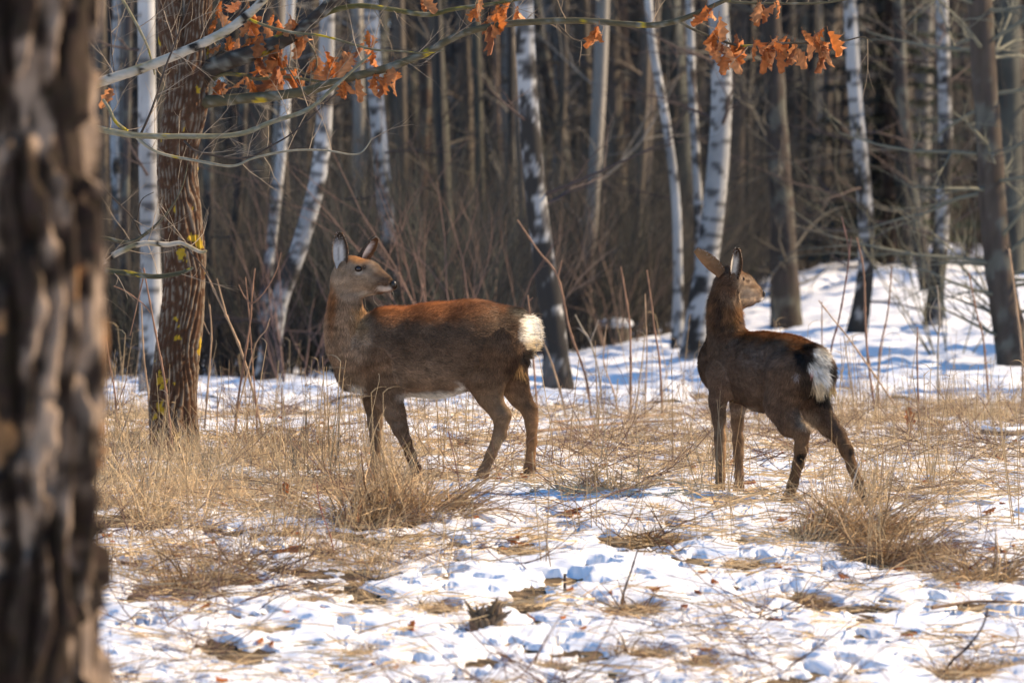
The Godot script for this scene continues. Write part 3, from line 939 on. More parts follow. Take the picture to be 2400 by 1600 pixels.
func tussock(label: String, px: float, py: float, count: int, height: float, wide: float, lean: Vector3, tone: Color, called := "grass_tussock") -> Node3D:
	var at := GP(px, py)
	at.y += 0.015
	count = int(count * 1.35)
	height *= 1.15
	var o := thing(called, label, "grass", at, "grass tussocks poking through the snow")
	var mb := MB.new()
	var subs := []
	for k in 5:
		var a := rng.randf_range(0, TAU)
		subs.append([Vector3(cos(a), 0, sin(a)) * wide * rng.randf_range(0.2, 1.1), Vector3(rng.randf_range(-1.2, 1.2), rng.randf_range(-0.3, 0.5), rng.randf_range(-0.8, 0.8)), rng.randf_range(0.5, 1.2)])
	for k in count:
		var sub: Array = subs[rng.randi() % 5]
		var a := rng.randf_range(0, TAU)
		var r := sqrt(rng.randf()) * wide * 0.55
		var a3 := a + rng.randf_range(-1.9, 1.9)
		var dir := (Vector3(cos(a3) * 0.9, rng.randf_range(0.15, 1.0), sin(a3) * 0.9) + lean * rng.randf_range(0.3, 1.2) + (sub[1] as Vector3) * 0.7).normalized()
		var t := rng.randf_range(0.55, 1.35)
		var sc := straw_col()
		blade(mb, (sub[0] as Vector3) + Vector3(cos(a) * r, -0.02, sin(a) * r), dir, height * float(sub[2]) * rng.randf_range(0.4, 1.3), rng.randf_range(0.003, 0.011), rng.randf_range(0.1, 1.5), Color(sc.r * tone.r * t * 0.72, sc.g * tone.g * t * 0.68, sc.b * tone.b * t * 0.66), 5)
	part("blades", mb, M.grass, o)
	return o

# ------------------------------------------------------------------ how much grass stands where
var meadow := [[560, 1170, 380, 115, 1.15], [500, 1290, 330, 85, 1.2], [870, 1210, 150, 90, 1.3], [900, 1340, 180, 45, 0.8], [1980, 1225, 170, 85, 1.1], [2130, 1310, 190, 55, 0.9], [2260, 1130, 220, 90, 0.6],
	[1500, 1040, 320, 45, 0.7], [2000, 1000, 320, 60, 0.75], [1450, 1240, 320, 45, 0.45], [320, 1110, 140, 140, 1.0], [1500, 1130, 170, 45, 0.4], [2300, 960, 180, 80, 1.0], [700, 1060, 420, 45, 0.9], [1100, 1080, 260, 45, 0.35], [2350, 1400, 150, 60, 0.4], [1700, 1110, 150, 50, 0.5], [1550, 940, 250, 40, 0.45]]
func straw(x: float, d: float) -> float:
	var px := 1200.0 + x / d * F
	var py := 449.0 + (1.5 - gh(x, d)) * F / d
	var s := 0.06
	for b in meadow:
		var q := Vector2((px - b[0]) / b[2], (py - b[1]) / b[3]).length_squared()
		if q < 4.0:
			s += b[4] * exp(-q * 1.2)
	return s

func snow_t(x: float, d: float) -> float:
	var t := 0.030 + n1.get_noise_2d(x * 130.0, d * 110.0) * 0.035 + n3.get_noise_2d(x * 55.0, d * 40.0) * 0.013 + n3.get_noise_2d(x * 190.0, d * 120.0) * 0.005 + n2.get_noise_2d(x * 500.0, d * 400.0) * 0.002
	var s := straw(x, d)
	t -= 0.05 * clampf(s - 0.25, 0.0, 0.7) * (0.5 + n1.get_noise_2d(x * 200.0 + 70.0, d * 150.0))
	t -= 0.06 * ss(0.30, 0.46, n2.get_noise_2d(x * 38.0 + 300.0, d * 30.0))
	t -= 0.07 * ss(0.30, 0.42, n2.get_noise_2d(x * 90.0 + 700.0, d * 75.0))
	for b in bare:
		var q := Vector2(x - b.x, (d - b.y)).length() / b.z
		if q < 1.0:
			t -= 0.09 * (1.0 - ss(0.3, 1.0, q))
	return clampf(t, -0.05, 0.09)
var bare: Array[Vector3] = []

func sheet(called: String, x0: float, x1: float, d0: float, d1: float, sx: float, sd: float, hfn: Callable, cfn: Callable, m: Material) -> MeshInstance3D:
	var nx := int((x1 - x0) / sx) + 1
	var nd := int((d1 - d0) / sd) + 1
	var mb := MB.new()
	mb.v.resize(nx * nd); mb.n.resize(nx * nd); mb.c.resize(nx * nd)
	for k in nd:
		for j in nx:
			var x := x0 + j * sx
			var d := d0 + k * sd
			mb.v[k * nx + j] = Vector3(x, hfn.call(x, d), -d)
			mb.c[k * nx + j] = cfn.call(x, d)
	for k in nd:
		for j in nx:
			var a := mb.v[k * nx + mini(j + 1, nx - 1)] - mb.v[k * nx + maxi(j - 1, 0)]
			var b := mb.v[mini(k + 1, nd - 1) * nx + j] - mb.v[maxi(k - 1, 0) * nx + j]
			mb.n[k * nx + j] = a.cross(b).normalized()
	mb.i.resize((nx - 1) * (nd - 1) * 6)
	var w := 0
	for k in nd - 1:
		for j in nx - 1:
			var o := k * nx + j
			for q in [o, o + nx, o + 1, o + 1, o + nx, o + nx + 1]:
				mb.i[w] = q
				w += 1
	var o := MeshInstance3D.new()
	o.name = called
	o.mesh = mb.mesh(m)
	add_child(o, true)
	kind(o, "structure")
	return o

func scatter(parent: Node3D, called: String, mesh: Mesh, xf: Array, cols := []) -> void:
	var mm := MultiMesh.new()
	mm.transform_format = MultiMesh.TRANSFORM_3D
	mm.use_colors = not cols.is_empty()
	mm.mesh = mesh
	mm.instance_count = xf.size()
	for k in xf.size():
		mm.set_instance_transform(k, xf[k])
		if cols:
			mm.set_instance_color(k, cols[k])
	var o := MultiMeshInstance3D.new()
	o.name = called
	o.multimesh = mm
	parent.add_child(o, true)
	kind(o, "stuff")

func _ready() -> void:
	rng.seed = 7
	n1.seed = 1; n1.frequency = 0.01
	n2.seed = 2; n2.frequency = 0.05
	n3.seed = 3; n3.frequency = 0.05; n3.fractal_type = FastNoiseLite.FRACTAL_NONE
	# --- camera: a long lens at eye height, focused on the deer
	var cam := Camera3D.new()
	cam.position = EYE
	cam.rotation.x = -PITCH
	cam.near = 0.5
	cam.far = 900.0
	var at := CameraAttributesPhysical.new()
	at.frustum_focal_length = 179.1
	at.frustum_focus_distance = 26.2
	at.frustum_near = 0.5
	at.frustum_far = 900.0
	at.exposure_aperture = 3.5
	cam.attributes = at
	cam.fov = 7.666
	add_child(cam)
	# --- clear winter sky
	var we := WorldEnvironment.new()
	var env := Environment.new()
	env.background_mode = Environment.BG_SKY
	var sky := Sky.new()
	var psm := ProceduralSkyMaterial.new()
	psm.sky_top_color = Color(0.33, 0.53, 0.76)
	psm.sky_horizon_color = Color(0.70, 0.83, 0.93)
	psm.ground_bottom_color = Color(0.45, 0.47, 0.52)
	psm.ground_horizon_color = Color(0.62, 0.70, 0.82)
	psm.sky_curve = 0.2
	psm.sky_energy_multiplier = 0.9
	sky.sky_material = psm
	env.sky = sky
	env.tonemap_mode = Environment.TONE_MAPPER_LINEAR
	env.tonemap_exposure = 1.62
	env.sdfgi_enabled = true
	env.ssao_enabled = true
	env.ssil_enabled = true
	we.environment = env
	add_child(we)
	# --- low sun from the right and a little behind the deer
	var sun := DirectionalLight3D.new()
	var el := deg_to_rad(34.0)
	var az := deg_to_rad(11.0)
	add_child(sun)
	sun.look_at_from_position(Vector3(cos(el) * cos(az), sin(el), -cos(el) * sin(az)) * 10.0, Vector3.ZERO)
	sun.light_energy = 1.6
	sun.light_color = Color(1.0, 0.89, 0.74)
	sun.light_angular_distance = 0.5
	sun.shadow_enabled = true

	M.skin = mat("skin", 0.9, 0.1)
	M.fur = mat("fur", 0.55, 0.35, Color(0.8, 0.8, 0.8))
	M.eye = mat("eye", 0.06, 0.6)
	M.nose = mat("nose", 0.3, 0.5)
	M.hoof = mat("hoof", 0.5, 0.4)
	M.bark = mat("bark", 0.9, 0.25)
	M.twig = mat("twig", 0.7, 0.35)
	M.stalk = mat("stalk", 0.6, 0.35)
	M.grass = mat("grass", 0.6, 0.3, Color(0.6, 0.6, 0.6))
	M.leaf = mat("leaf", 0.55, 0.35, Color(0.85, 0.85, 0.85))
	M.snow = mat("snow", 0.75, 0.3)
	M.soil = mat("soil", 0.95, 0.2)
	M.leaves = []
	for k in 8:
		M.leaves.append(leaf_mesh(40 + k, M.leaf))
	M.flat_leaves = []
	for k in 5:
		M.flat_leaves.append(leaf_mesh(51 + k * 3, M.leaf, 0.6))

	ground()
	far_wood()
	background_trees()
	oak()
	hidden_birch()
	near_tree()
	rng.seed = 77
	deer_left()
	deer_right()
	meadow_plants()
	small_things()

func ground() -> void:
	for b in [[1140, 1475, .16], [1525, 1540, .22], [1290, 1570, .2], [2080, 1300, .5], [1980, 1250, .6], [880, 1230, .5], [1390, 1160, .4], [1030, 1430, .22], [2240, 1590, .25], [2360, 1575, .22], [2280, 1365, .35], [500, 1370, .5], [1880, 1415, .3], [1480, 1435, .3], [1510, 1275, .5], [1640, 1565, .25], [400, 1385, .4], [720, 1420, .2], [1240, 1425, .25], [620, 1480, .15], [850, 1540, .2], [1230, 1300, .3], [1750, 1330, .25], [1860, 1560, .2]]:
		var q := GP(b[0], b[1])
		bare.append(Vector3(q.x, -q.z, b[2] * 0.52))
	var soilc := func(x, d) -> Color:
		var a := n2.get_noise_2d(x * 300.0, d * 300.0)
		var b := n1.get_noise_2d(x * 400.0, d * 400.0)
		var t := 1.0 + a * 0.6
		var c := Color(0.075, 0.055, 0.036).lerp(Color(0.24, 0.165, 0.09), ss(-0.1, 0.35, b + a * 0.5))
		return Color(c.r * t, c.g * t, c.b * t)
	var snowc := func(x, d) -> Color:
		var t := 1.0 + n2.get_noise_2d(x * 500.0, d * 500.0) * 0.05
		return Color(0.84 * t, 0.86 * t, 0.90 * t)
	# wide sheets round about, sunk where the finer ones lie
	var sunk := func(x, d) -> float: return -0.25 if absf(x) < 4.2 and d > 13.4 and d < 36.6 else 0.0
	sheet("ground", -160, 160, -40, 280, 1.0, 1.0, func(x, d): return gh(x, d) - 0.03 + sunk.call(x, d), soilc, M.soil)
	sheet("ground", -4.8, 4.8, 12.4, 37.6, 0.035, 0.05, func(x, d): return gh(x, d) + n2.get_noise_2d(x * 300.0, d * 250.0) * 0.02, soilc, M.soil)
	var sunk2 := func(x, d) -> float: return -0.2 if (absf(x) < 4.2 and d > 12.8 and d < 36.0) or (absf(x) < 11.4 and d > 35.0 and d < 73.0) else 0.0
	sheet("snow", -40, 40, -20, 84, 0.4, 0.4, func(x, d): return gh(x, d) + 0.02 + n1.get_noise_2d(x * 130.0, d * 110.0) * 0.05 + sunk2.call(x, d), snowc, M.snow)
	sheet("snow", -4.6, 4.6, 12.6, 36.0, 0.022, 0.042, func(x, d): return gh(x, d) + snow_t(x, d), snowc, M.snow)
	sheet("snow", -12, 12, 35.6, 74, 0.09, 0.12, func(x, d): return gh(x, d) + 0.03 + n1.get_noise_2d(x * 130.0, d * 110.0) * 0.06 + n2.get_noise_2d(x * 60.0, d * 40.0) * 0.04 - 0.10 * ss(0.12, 0.4, n2.get_noise_2d(x * 22.0 + 300.0, d * 16.0)) - 0.055 * woods_floor(x, d), snowc, M.snow)

func woods_floor(x: float, d: float) -> float:      # under the thicket the snow has gone
	var u := x / d * 9.95
	var edge := 39.5 + 9.0 * ss(-0.15, 0.3, u) + 16.0 * ss(0.35, 0.7, u)
	return ss(edge - 1.0, edge + 3.0, d)

func far_wood() -> void:
	# bare trees, brush and dark spruces far behind that close the view
	var wood := stuff("far_woodland", "dense blurred grey-brown woodland closing the view behind the birches", "woodland")
	var kinds := []
	for k in 6:
		rng.seed = 500 + k
		var mb := MB.new()
		bark_tone = [Color(0.05, 0.047, 0.044), Color(0.085, 0.070, 0.058), Color(0.036, 0.034, 0.033), Color(0.12, 0.096, 0.078), Color(0.06, 0.061, 0.053), Color(0.24, 0.23, 0.215)][k]
		var lean := Vector3(rng.randf_range(-0.6, 0.6), 0, rng.randf_range(-0.6, 0.6))
		var pts := [Vector3(0, -0.3, 0), lean * 0.4 + Vector3(0, 3, 0), lean * 0.7 + Vector3(0.1, 6, 0), lean + Vector3(0, 11, 0)]
		var sp := smooth_path(pts, [0.12, 0.10, 0.08, 0.02], 0.25)
		tube(mb, sp[0], sp[1], 8, bark_dark, false)
		for q in 26:
			var t := rng.randf_range(0.12, 0.95)
			var p: Vector3 = sp[0][int(t * (sp[0].size() - 1))]
			var a := rng.randf_range(0, TAU)
			twigs(mb, p, Vector3(cos(a), rng.randf_range(-0.1, 0.7), sin(a)), rng.randf_range(0.7, 1.9), 0.018, 2, bark_tone * 1.15, 0.75, 4)
		kinds.append(mb.mesh(M.twig))
	rng.seed = 900
	for k in kinds.size():
		var xf := []
		for q in (58 if k < 5 else 26):
			var d := rng.randf_range(54.0, 150.0)
			var u := rng.randf_range(-1.5, 1.7)
			var x := u * d / 9.95
			xf.append(Transform3D(Basis(Vector3.UP, rng.randf_range(0, TAU)).scaled(Vector3.ONE * rng.randf_range(0.75, 1.35)), Vector3(x, gh(x, d), -d)))
		for q in 2:
			var d := rng.randf_range(37.0, 47.0)
			var x := d / 9.95 + rng.randf_range(1.5, 9.0)
			xf.append(Transform3D(Basis(Vector3.UP, rng.randf_range(0, TAU)), Vector3(x, gh(x, d), -d)))
		scatter(wood, "bare_trees", kinds[k], xf)
	# brush
	var br := []
	for k in 5:
		rng.seed = 600 + k
		var mb := MB.new()
		var bc: Color = [Color(0.068, 0.060, 0.052), Color(0.048, 0.047, 0.042), Color(0.10, 0.084, 0.066), Color(0.042, 0.037, 0.035), Color(0.062, 0.064, 0.052)][k]
		for q in 26:
			var a := rng.randf_range(0, TAU)
			var r := rng.randf_range(0, 0.6)
			var t := rng.randf_range(0.7, 1.35)
			twigs(mb, Vector3(cos(a) * r, -0.05, sin(a) * r), Vector3(cos(a) * 0.3, 1, sin(a) * 0.3), rng.randf_range(1.0, 2.6), 0.010, 1, bc * t, 0.5, 8)
		br.append(mb.mesh(M.twig))
	rng.seed = 901
	for k in br.size():
		var xf := []
		for q in 280:
			var d := 39.0 + 90.0 * pow(rng.randf(), 1.6)
			var u := rng.randf_range(-1.35, 1.35)
			var x := u * d / 9.95
			if woods_floor(x, d) < 0.4:
				continue
			xf.append(Transform3D(Basis(Vector3.UP, rng.randf_range(0, TAU)).scaled(Vector3.ONE * rng.randf_range(0.3, 0.85)), Vector3(x, gh(x, d), -d)))
		scatter(wood, "brush", br[k], xf)
	# thin poles
	var po := []
	for k in 5:
		rng.seed = 650 + k
		var mb := MB.new()
		var pc: Color = [Color(0.05, 0.045, 0.04), Color(0.11, 0.09, 0.07), Color(0.16, 0.135, 0.11), Color(0.075, 0.07, 0.055), Color(0.26, 0.24, 0.21)][k]
		var ln := Vector3(rng.randf_range(-0.7, 0.7), 0, 0.2)
		var sp := smooth_path([Vector3(0, -0.2, 0), ln * 0.3 + Vector3(0.06, 2, 0), ln * 0.7 + Vector3(-0.05, 4.5, 0), ln + Vector3(0, 7.5, 0)], [0.05, 0.045, 0.035, 0.01], 0.3)
		tube(mb, sp[0], sp[1], 6, plain_twig(pc), false)
		for q in 16:
			var t := rng.randf_range(0.1, 0.95)
			var a := rng.randf_range(0, TAU)
			twigs(mb, sp[0][int(t * (sp[0].size() - 1))], Vector3(cos(a), rng.randf_range(0.0, 0.9), sin(a)), rng.randf_range(0.4, 1.1), 0.010, 1, pc * 1.1, 0.7, 6)
		po.append(mb.mesh(M.twig))
	rng.seed = 903
	for k in po.size():
		var xf := []
		for q in 70:
			var d := rng.randf_range(46.0, 120.0)
			var x := rng.randf_range(-1.4, 1.4) * d / 9.95
			if woods_floor(x, d) < 0.6:
				continue
			xf.append(Transform3D(Basis(Vector3.UP, rng.randf_range(0, TAU)).scaled(Vector3.ONE * rng.randf_range(0.7, 1.5)), Vector3(x, gh(x, d), -d)))
		scatter(wood, "poles", po[k], xf)
	# spruces at the very back
	var sp2 := []
	for k in 3:
		sp2.append(spruce(700 + k, 11.0, Color(0.034, 0.045, 0.032)).mesh(M.twig))
	rng.seed = 902
	for k in 3:
		var xf := []
		for q in 46:
			var d := rng.randf_range(112.0, 185.0)
			var x := rng.randf_range(-1.7, 1.7) * d / 9.95
			xf.append(Transform3D(Basis(Vector3.UP, rng.randf_range(0, TAU)).scaled(Vector3.ONE * rng.randf_range(0.9, 1.5)), Vector3(x, gh(x, d) - 0.2, -d)))
		scatter(wood, "spruces", sp2[k], xf)

func spruce(seedn: int, tall: float, col: Color) -> MB:
	rng.seed = seedn
	var mb := MB.new()
	tube(mb, [Vector3(0, -0.3, 0), Vector3(0, tall * 0.5, 0), Vector3(0, tall, 0)], [tall * 0.016, tall * 0.01, 0.01], 7, Color(0.07, 0.05, 0.04), false)
	var y := 0.25
	while y < tall * 0.97:
		var reach := (tall - y) * 0.2 + 0.12
		for q in 8:
			var a := rng.randf_range(0, TAU)
			var dir := Vector3(cos(a), -0.25, sin(a))
			var ln := reach * rng.randf_range(0.65, 1.15)
			var steps := maxi(3, int(ln / 0.14))
			for s in steps:
				var u := (s + 0.5) / steps
				var p := Vector3(0, y, 0) + dir * ln * u + Vector3(0, 0.18 * u * u * ln, 0)
				var side := Vector3(-dir.z, 0, dir.x) * (0.10 + 0.16 * (1.0 - u))
				var t := rng.randf_range(0.6, 1.5)
				var c := Color(col.r * t, col.g * t, col.b * t)
				for sg in [-1.0, 1.0]:
					var nn := Vector3(rng.randf_range(-.4, .4), 1, rng.randf_range(-.4, .4)).normalized()
					var i0 := mb.vert(p, nn, c)
					var i1 := mb.vert(p + dir * 0.12 + side * sg * 0.3 + Vector3(0, 0.01, 0), nn, c)
					var i2 := mb.vert(p + side * sg + dir * 0.14 + Vector3(0, -0.07, 0), nn, c)
					mb.tri(i0, i1, i2)
		y += tall * 0.028 + 0.03
	return mb

func background_trees() -> void:
	var bg := "birches along the wood edge"
	var dg := "dark trunks along the wood edge"
	var tw := Color(0.085, 0.062, 0.052)
	var k := 1.0204
	var S := func(a: Array) -> Array:
		var o := []
		for q in a:
			o.append([q[0] * 1.0204, q[1] * 1.0204])
		return o
	birch_dark = 0.1
	stem_tree("birch_tree", "white birch standing just behind the left edge of the oak trunk", bg, 37.0, S.call([[335, -20], [338, 300], [345, 600], [350, 940]]), 50, bark_birch, 4, tw, 11)
	birch_dark = 0.55
	stem_tree("birch_tree", "curved birch leaning to the right between the oak and the side-on deer", bg, 40.0, S.call([[752, -20], [748, 180], [735, 380], [690, 560], [640, 700], [605, 880]]), 44, bark_birch, 4, tw, 12)
	stem_tree("birch_tree", "thin greyish birch rising from the foot of the curved leaning birch", bg, 41.0, S.call([[668, -20], [655, 250], [632, 480], [612, 650], [590, 875]]), 27, bark_birch, 3, tw, 13)
	stem_tree("birch_tree", "straight birch behind the ears of the side-on deer", bg, 42.0, S.call([[850, -20], [862, 200], [878, 400], [895, 600], [905, 850]]), 42, bark_birch, 4, tw, 14)
	birch_dark = 0.95
	stem_tree("birch_tree", "stout birch with a black furrowed foot just right of the white rump", bg, 38.3, S.call([[1203, -20], [1212, 200], [1228, 420], [1250, 600], [1272, 750], [1284, 890]]), 56, bark_birch, 4, tw, 15)
	birch_dark = 0.25
	stem_tree("birch_tree", "slender cream birch in sun between the two deer", bg, 45.0, S.call([[1488, -20], [1500, 110], [1530, 280], [1552, 450], [1558, 640], [1555, 800]]), 24, bark_birch, 3, tw, 16)
	birch_dark = 0.7
	stem_tree("birch_tree", "thin pinkish birch just left of the thickest white birch", bg, 47.0, S.call([[1584, -20], [1590, 200], [1602, 420], [1607, 600], [1605, 790]]), 24, bark_birch, 3, tw, 17)
	birch_dark = 0.35
	stem_tree("birch_tree", "thickest white birch rising behind the ears of the dark deer", bg, 43.0, S.call([[1648, -20], [1658, 220], [1645, 430], [1622, 620], [1596, 810]]), 58, bark_birch, 4, tw, 18)
	birch_dark = 0.75
	stem_tree("birch_tree", "birch with a dark curved foot right of the dark deer's nose", bg, 45.0, S.call([[1952, -20], [1965, 220], [1985, 430], [1990, 580], [1980, 700], [1960, 800]]), 40, bark_birch, 11, tw, 19)
	birch_dark = 0.85
	stem_tree("birch_tree", "spotted birch next to the dark rough trunk at the right", bg, 46.0, S.call([[2163, -20], [2172, 280], [2165, 500], [2152, 660], [2140, 800]]), 38, bark_birch, 11, tw, 20)
	birch_dark = 0.5
	stem_tree("birch_tree", "narrow birch glimpsed between the foreground trunk and the oak", bg, 44.0, S.call([[268, -20], [262, 300], [275, 600], [300, 920]]), 24, bark_birch, 2, tw, 21)
	# dark ones
	bark_tone = Color(0.07, 0.058, 0.05)
	stem_tree("alder_tree", "straight dark trunk right of the dark deer's head", dg, 47.0, S.call([[1768, -20], [1782, 250], [1798, 500], [1808, 745]]), 58, bark_dark, 12, Color(0.11, 0.10, 0.08), 31)
	bark_tone = Color(0.085, 0.068, 0.055)
	stem_tree("alder_tree", "dark rough trunk with lichened branches at the right edge", dg, 40.5, S.call([[2250, -20], [2268, 250], [2285, 520], [2305, 680], [2335, 830]]), 70, bark_dark, 36, Color(0.17, 0.165, 0.125), 32)
	bark_tone = Color(0.055, 0.048, 0.044)
	stem_tree("alder_tree", "dark slanting trunk between the two rightmost birches", dg, 52.0, S.call([[2062, -20], [2075, 250], [2100, 480], [2128, 640], [2140, 760]]), 34, bark_dark, 12, Color(0.13, 0.12, 0.095), 33)
	stem_tree("alder_tree", "dark narrow trunk close to the right side of the oak", dg, 42.0, S.call([[470, -20], [478, 300], [482, 600], [520, 880]]), 28, bark_dark, 3, Color(0.10, 0.085, 0.07), 34)
	stem_tree("alder_tree", "blackish trunk left of the curved leaning birch foot", dg, 43.0, S.call([[560, -20], [556, 300], [535, 600], [520, 870]]), 24, bark_dark, 3, Color(0.10, 0.085, 0.07), 35)
	bark_tone = Color(0.05, 0.045, 0.042)
	stem_tree("alder_tree", "dark slanting trunk crossing behind the stout birch", dg, 58.0, S.call([[1225, -20], [1270, 250], [1310, 450], [1350, 640], [1375, 760]]), 34, bark_dark, 4, Color(0.10, 0.085, 0.07), 36)
	bark_tone = Color(0.26, 0.19, 0.145)
	stem_tree("pine_tree", "thin pale brown trunk left of the stout birch", dg, 62.0, S.call([[1136, -20], [1142, 250], [1150, 480], [1160, 690]]), 18, bark_dark, 2, Color(0.12, 0.10, 0.08), 37)
	stem_tree("pine_tree", "thin pinkish trunk midway between the stout birch and the slender cream birch", dg, 64.0, S.call([[1362, -20], [1366, 250], [1380, 480], [1390, 700]]), 18, bark_dark, 2, Color(0.12, 0.10, 0.08), 38)
	bark_tone = Color(0.12, 0.085, 0.065)
	stem_tree("pine_tree", "brown trunk left of the slender cream birch", dg, 60.0, S.call([[1430, -20], [1432, 250], [1425, 480], [1430, 720]]), 30, bark_dark, 3, Color(0.12, 0.10, 0.08), 39)
	stem_tree("pine_tree", "dull brown trunk above the back of the side-on deer", dg, 57.0, S.call([[985, -20], [975, 250], [965, 480], [950, 720]]), 34, bark_dark, 3, Color(0.12, 0.10, 0.08), 40)
	bark_tone = Color(0.07, 0.06, 0.055)
	stem_tree("alder_tree", "grey trunk near the right side of the foreground trunk", dg, 41.0, S.call([[296, -20], [290, 300], [288, 600], [305, 930]]), 22, bark_dark, 2, Color(0.10, 0.085, 0.07), 41)
	# a small dark spruce in the shade at the right
	var at := G(2085, 60.0)
	var o := thing("spruce_tree", "dark young spruce in shade between the birches at the right", "tree", at)
	part("crown", spruce(81, 6.0, Color(0.03, 0.036, 0.028)), M.twig, o)
	# bare shrubs
	var sg := "bare shrubs at the wood edge"
	rng.seed = 91
	shrub("bare brown shrub behind the back of the side-on deer", 1090, 37.0, 2.3, Color(0.16, 0.10, 0.08), 9, sg)
	shrub("low purplish shrub left of the side-on deer's neck", 690, 39.5, 1.4, Color(0.17, 0.11, 0.095), 9, sg)
	shrub("lichen-grey twiggy shrub under the dark rough trunk", 2230, 42.0, 1.9, Color(0.19, 0.175, 0.12), 9, sg)
	shrub("pale twiggy shrub left of the stout birch", 1170, 41.0, 1.6, Color(0.20, 0.145, 0.11), 9, sg)
	shrub("brown shrub between the stout birch and the slender birch", 1450, 46.0, 1.5, Color(0.15, 0.105, 0.085), 9, sg)
	# snow-capped stump
	var st := G(1443, 47.5)
	var so := thing("tree_stump", "low stump with a cap of snow between the deer", "stump", st)
	var sm := MB.new()
	bark_tone = Color(0.08, 0.06, 0.05)
	tube(sm, smooth_path([Vector3(0, -0.1, 0), Vector3(0, 0.1, 0), Vector3(0, 0.2, 0)], [0.2, 0.14, 0.13], 0.03)[0], smooth_path([Vector3(0, -0.1, 0), Vector3(0, 0.1, 0), Vector3(0, 0.2, 0)], [0.2, 0.14, 0.13], 0.03)[1], 18, bark_dark)
	part("wood", sm, M.bark, so)
	var cm := MB.new()
	ball(cm, Vector3(0, 0.21, 0), Vector3(0.17, 0.06, 0.16), Color(0.84, 0.86, 0.9))
	part("snow_cap", cm, M.snow, so)

func shrub(label: String, px: float, d: float, tall: float, col: Color, stems: int, group: String) -> void:
	var at := G(px, d)
	var o := thing("bare_shrub", label, "shrub", at, group)
	for k in stems:
		var mb := MB.new()
		var a := rng.randf_range(0, TAU)
		var t := rng.randf_range(0.75, 1.25)
		twigs(mb, Vector3(cos(a) * 0.12, -0.05, sin(a) * 0.12), Vector3(cos(a) * 0.45, 1, sin(a) * 0.45), tall * rng.randf_range(0.6, 1.0), 0.009, 2, col * t, 0.55, 4)
		part("stem", mb, M.twig, o)

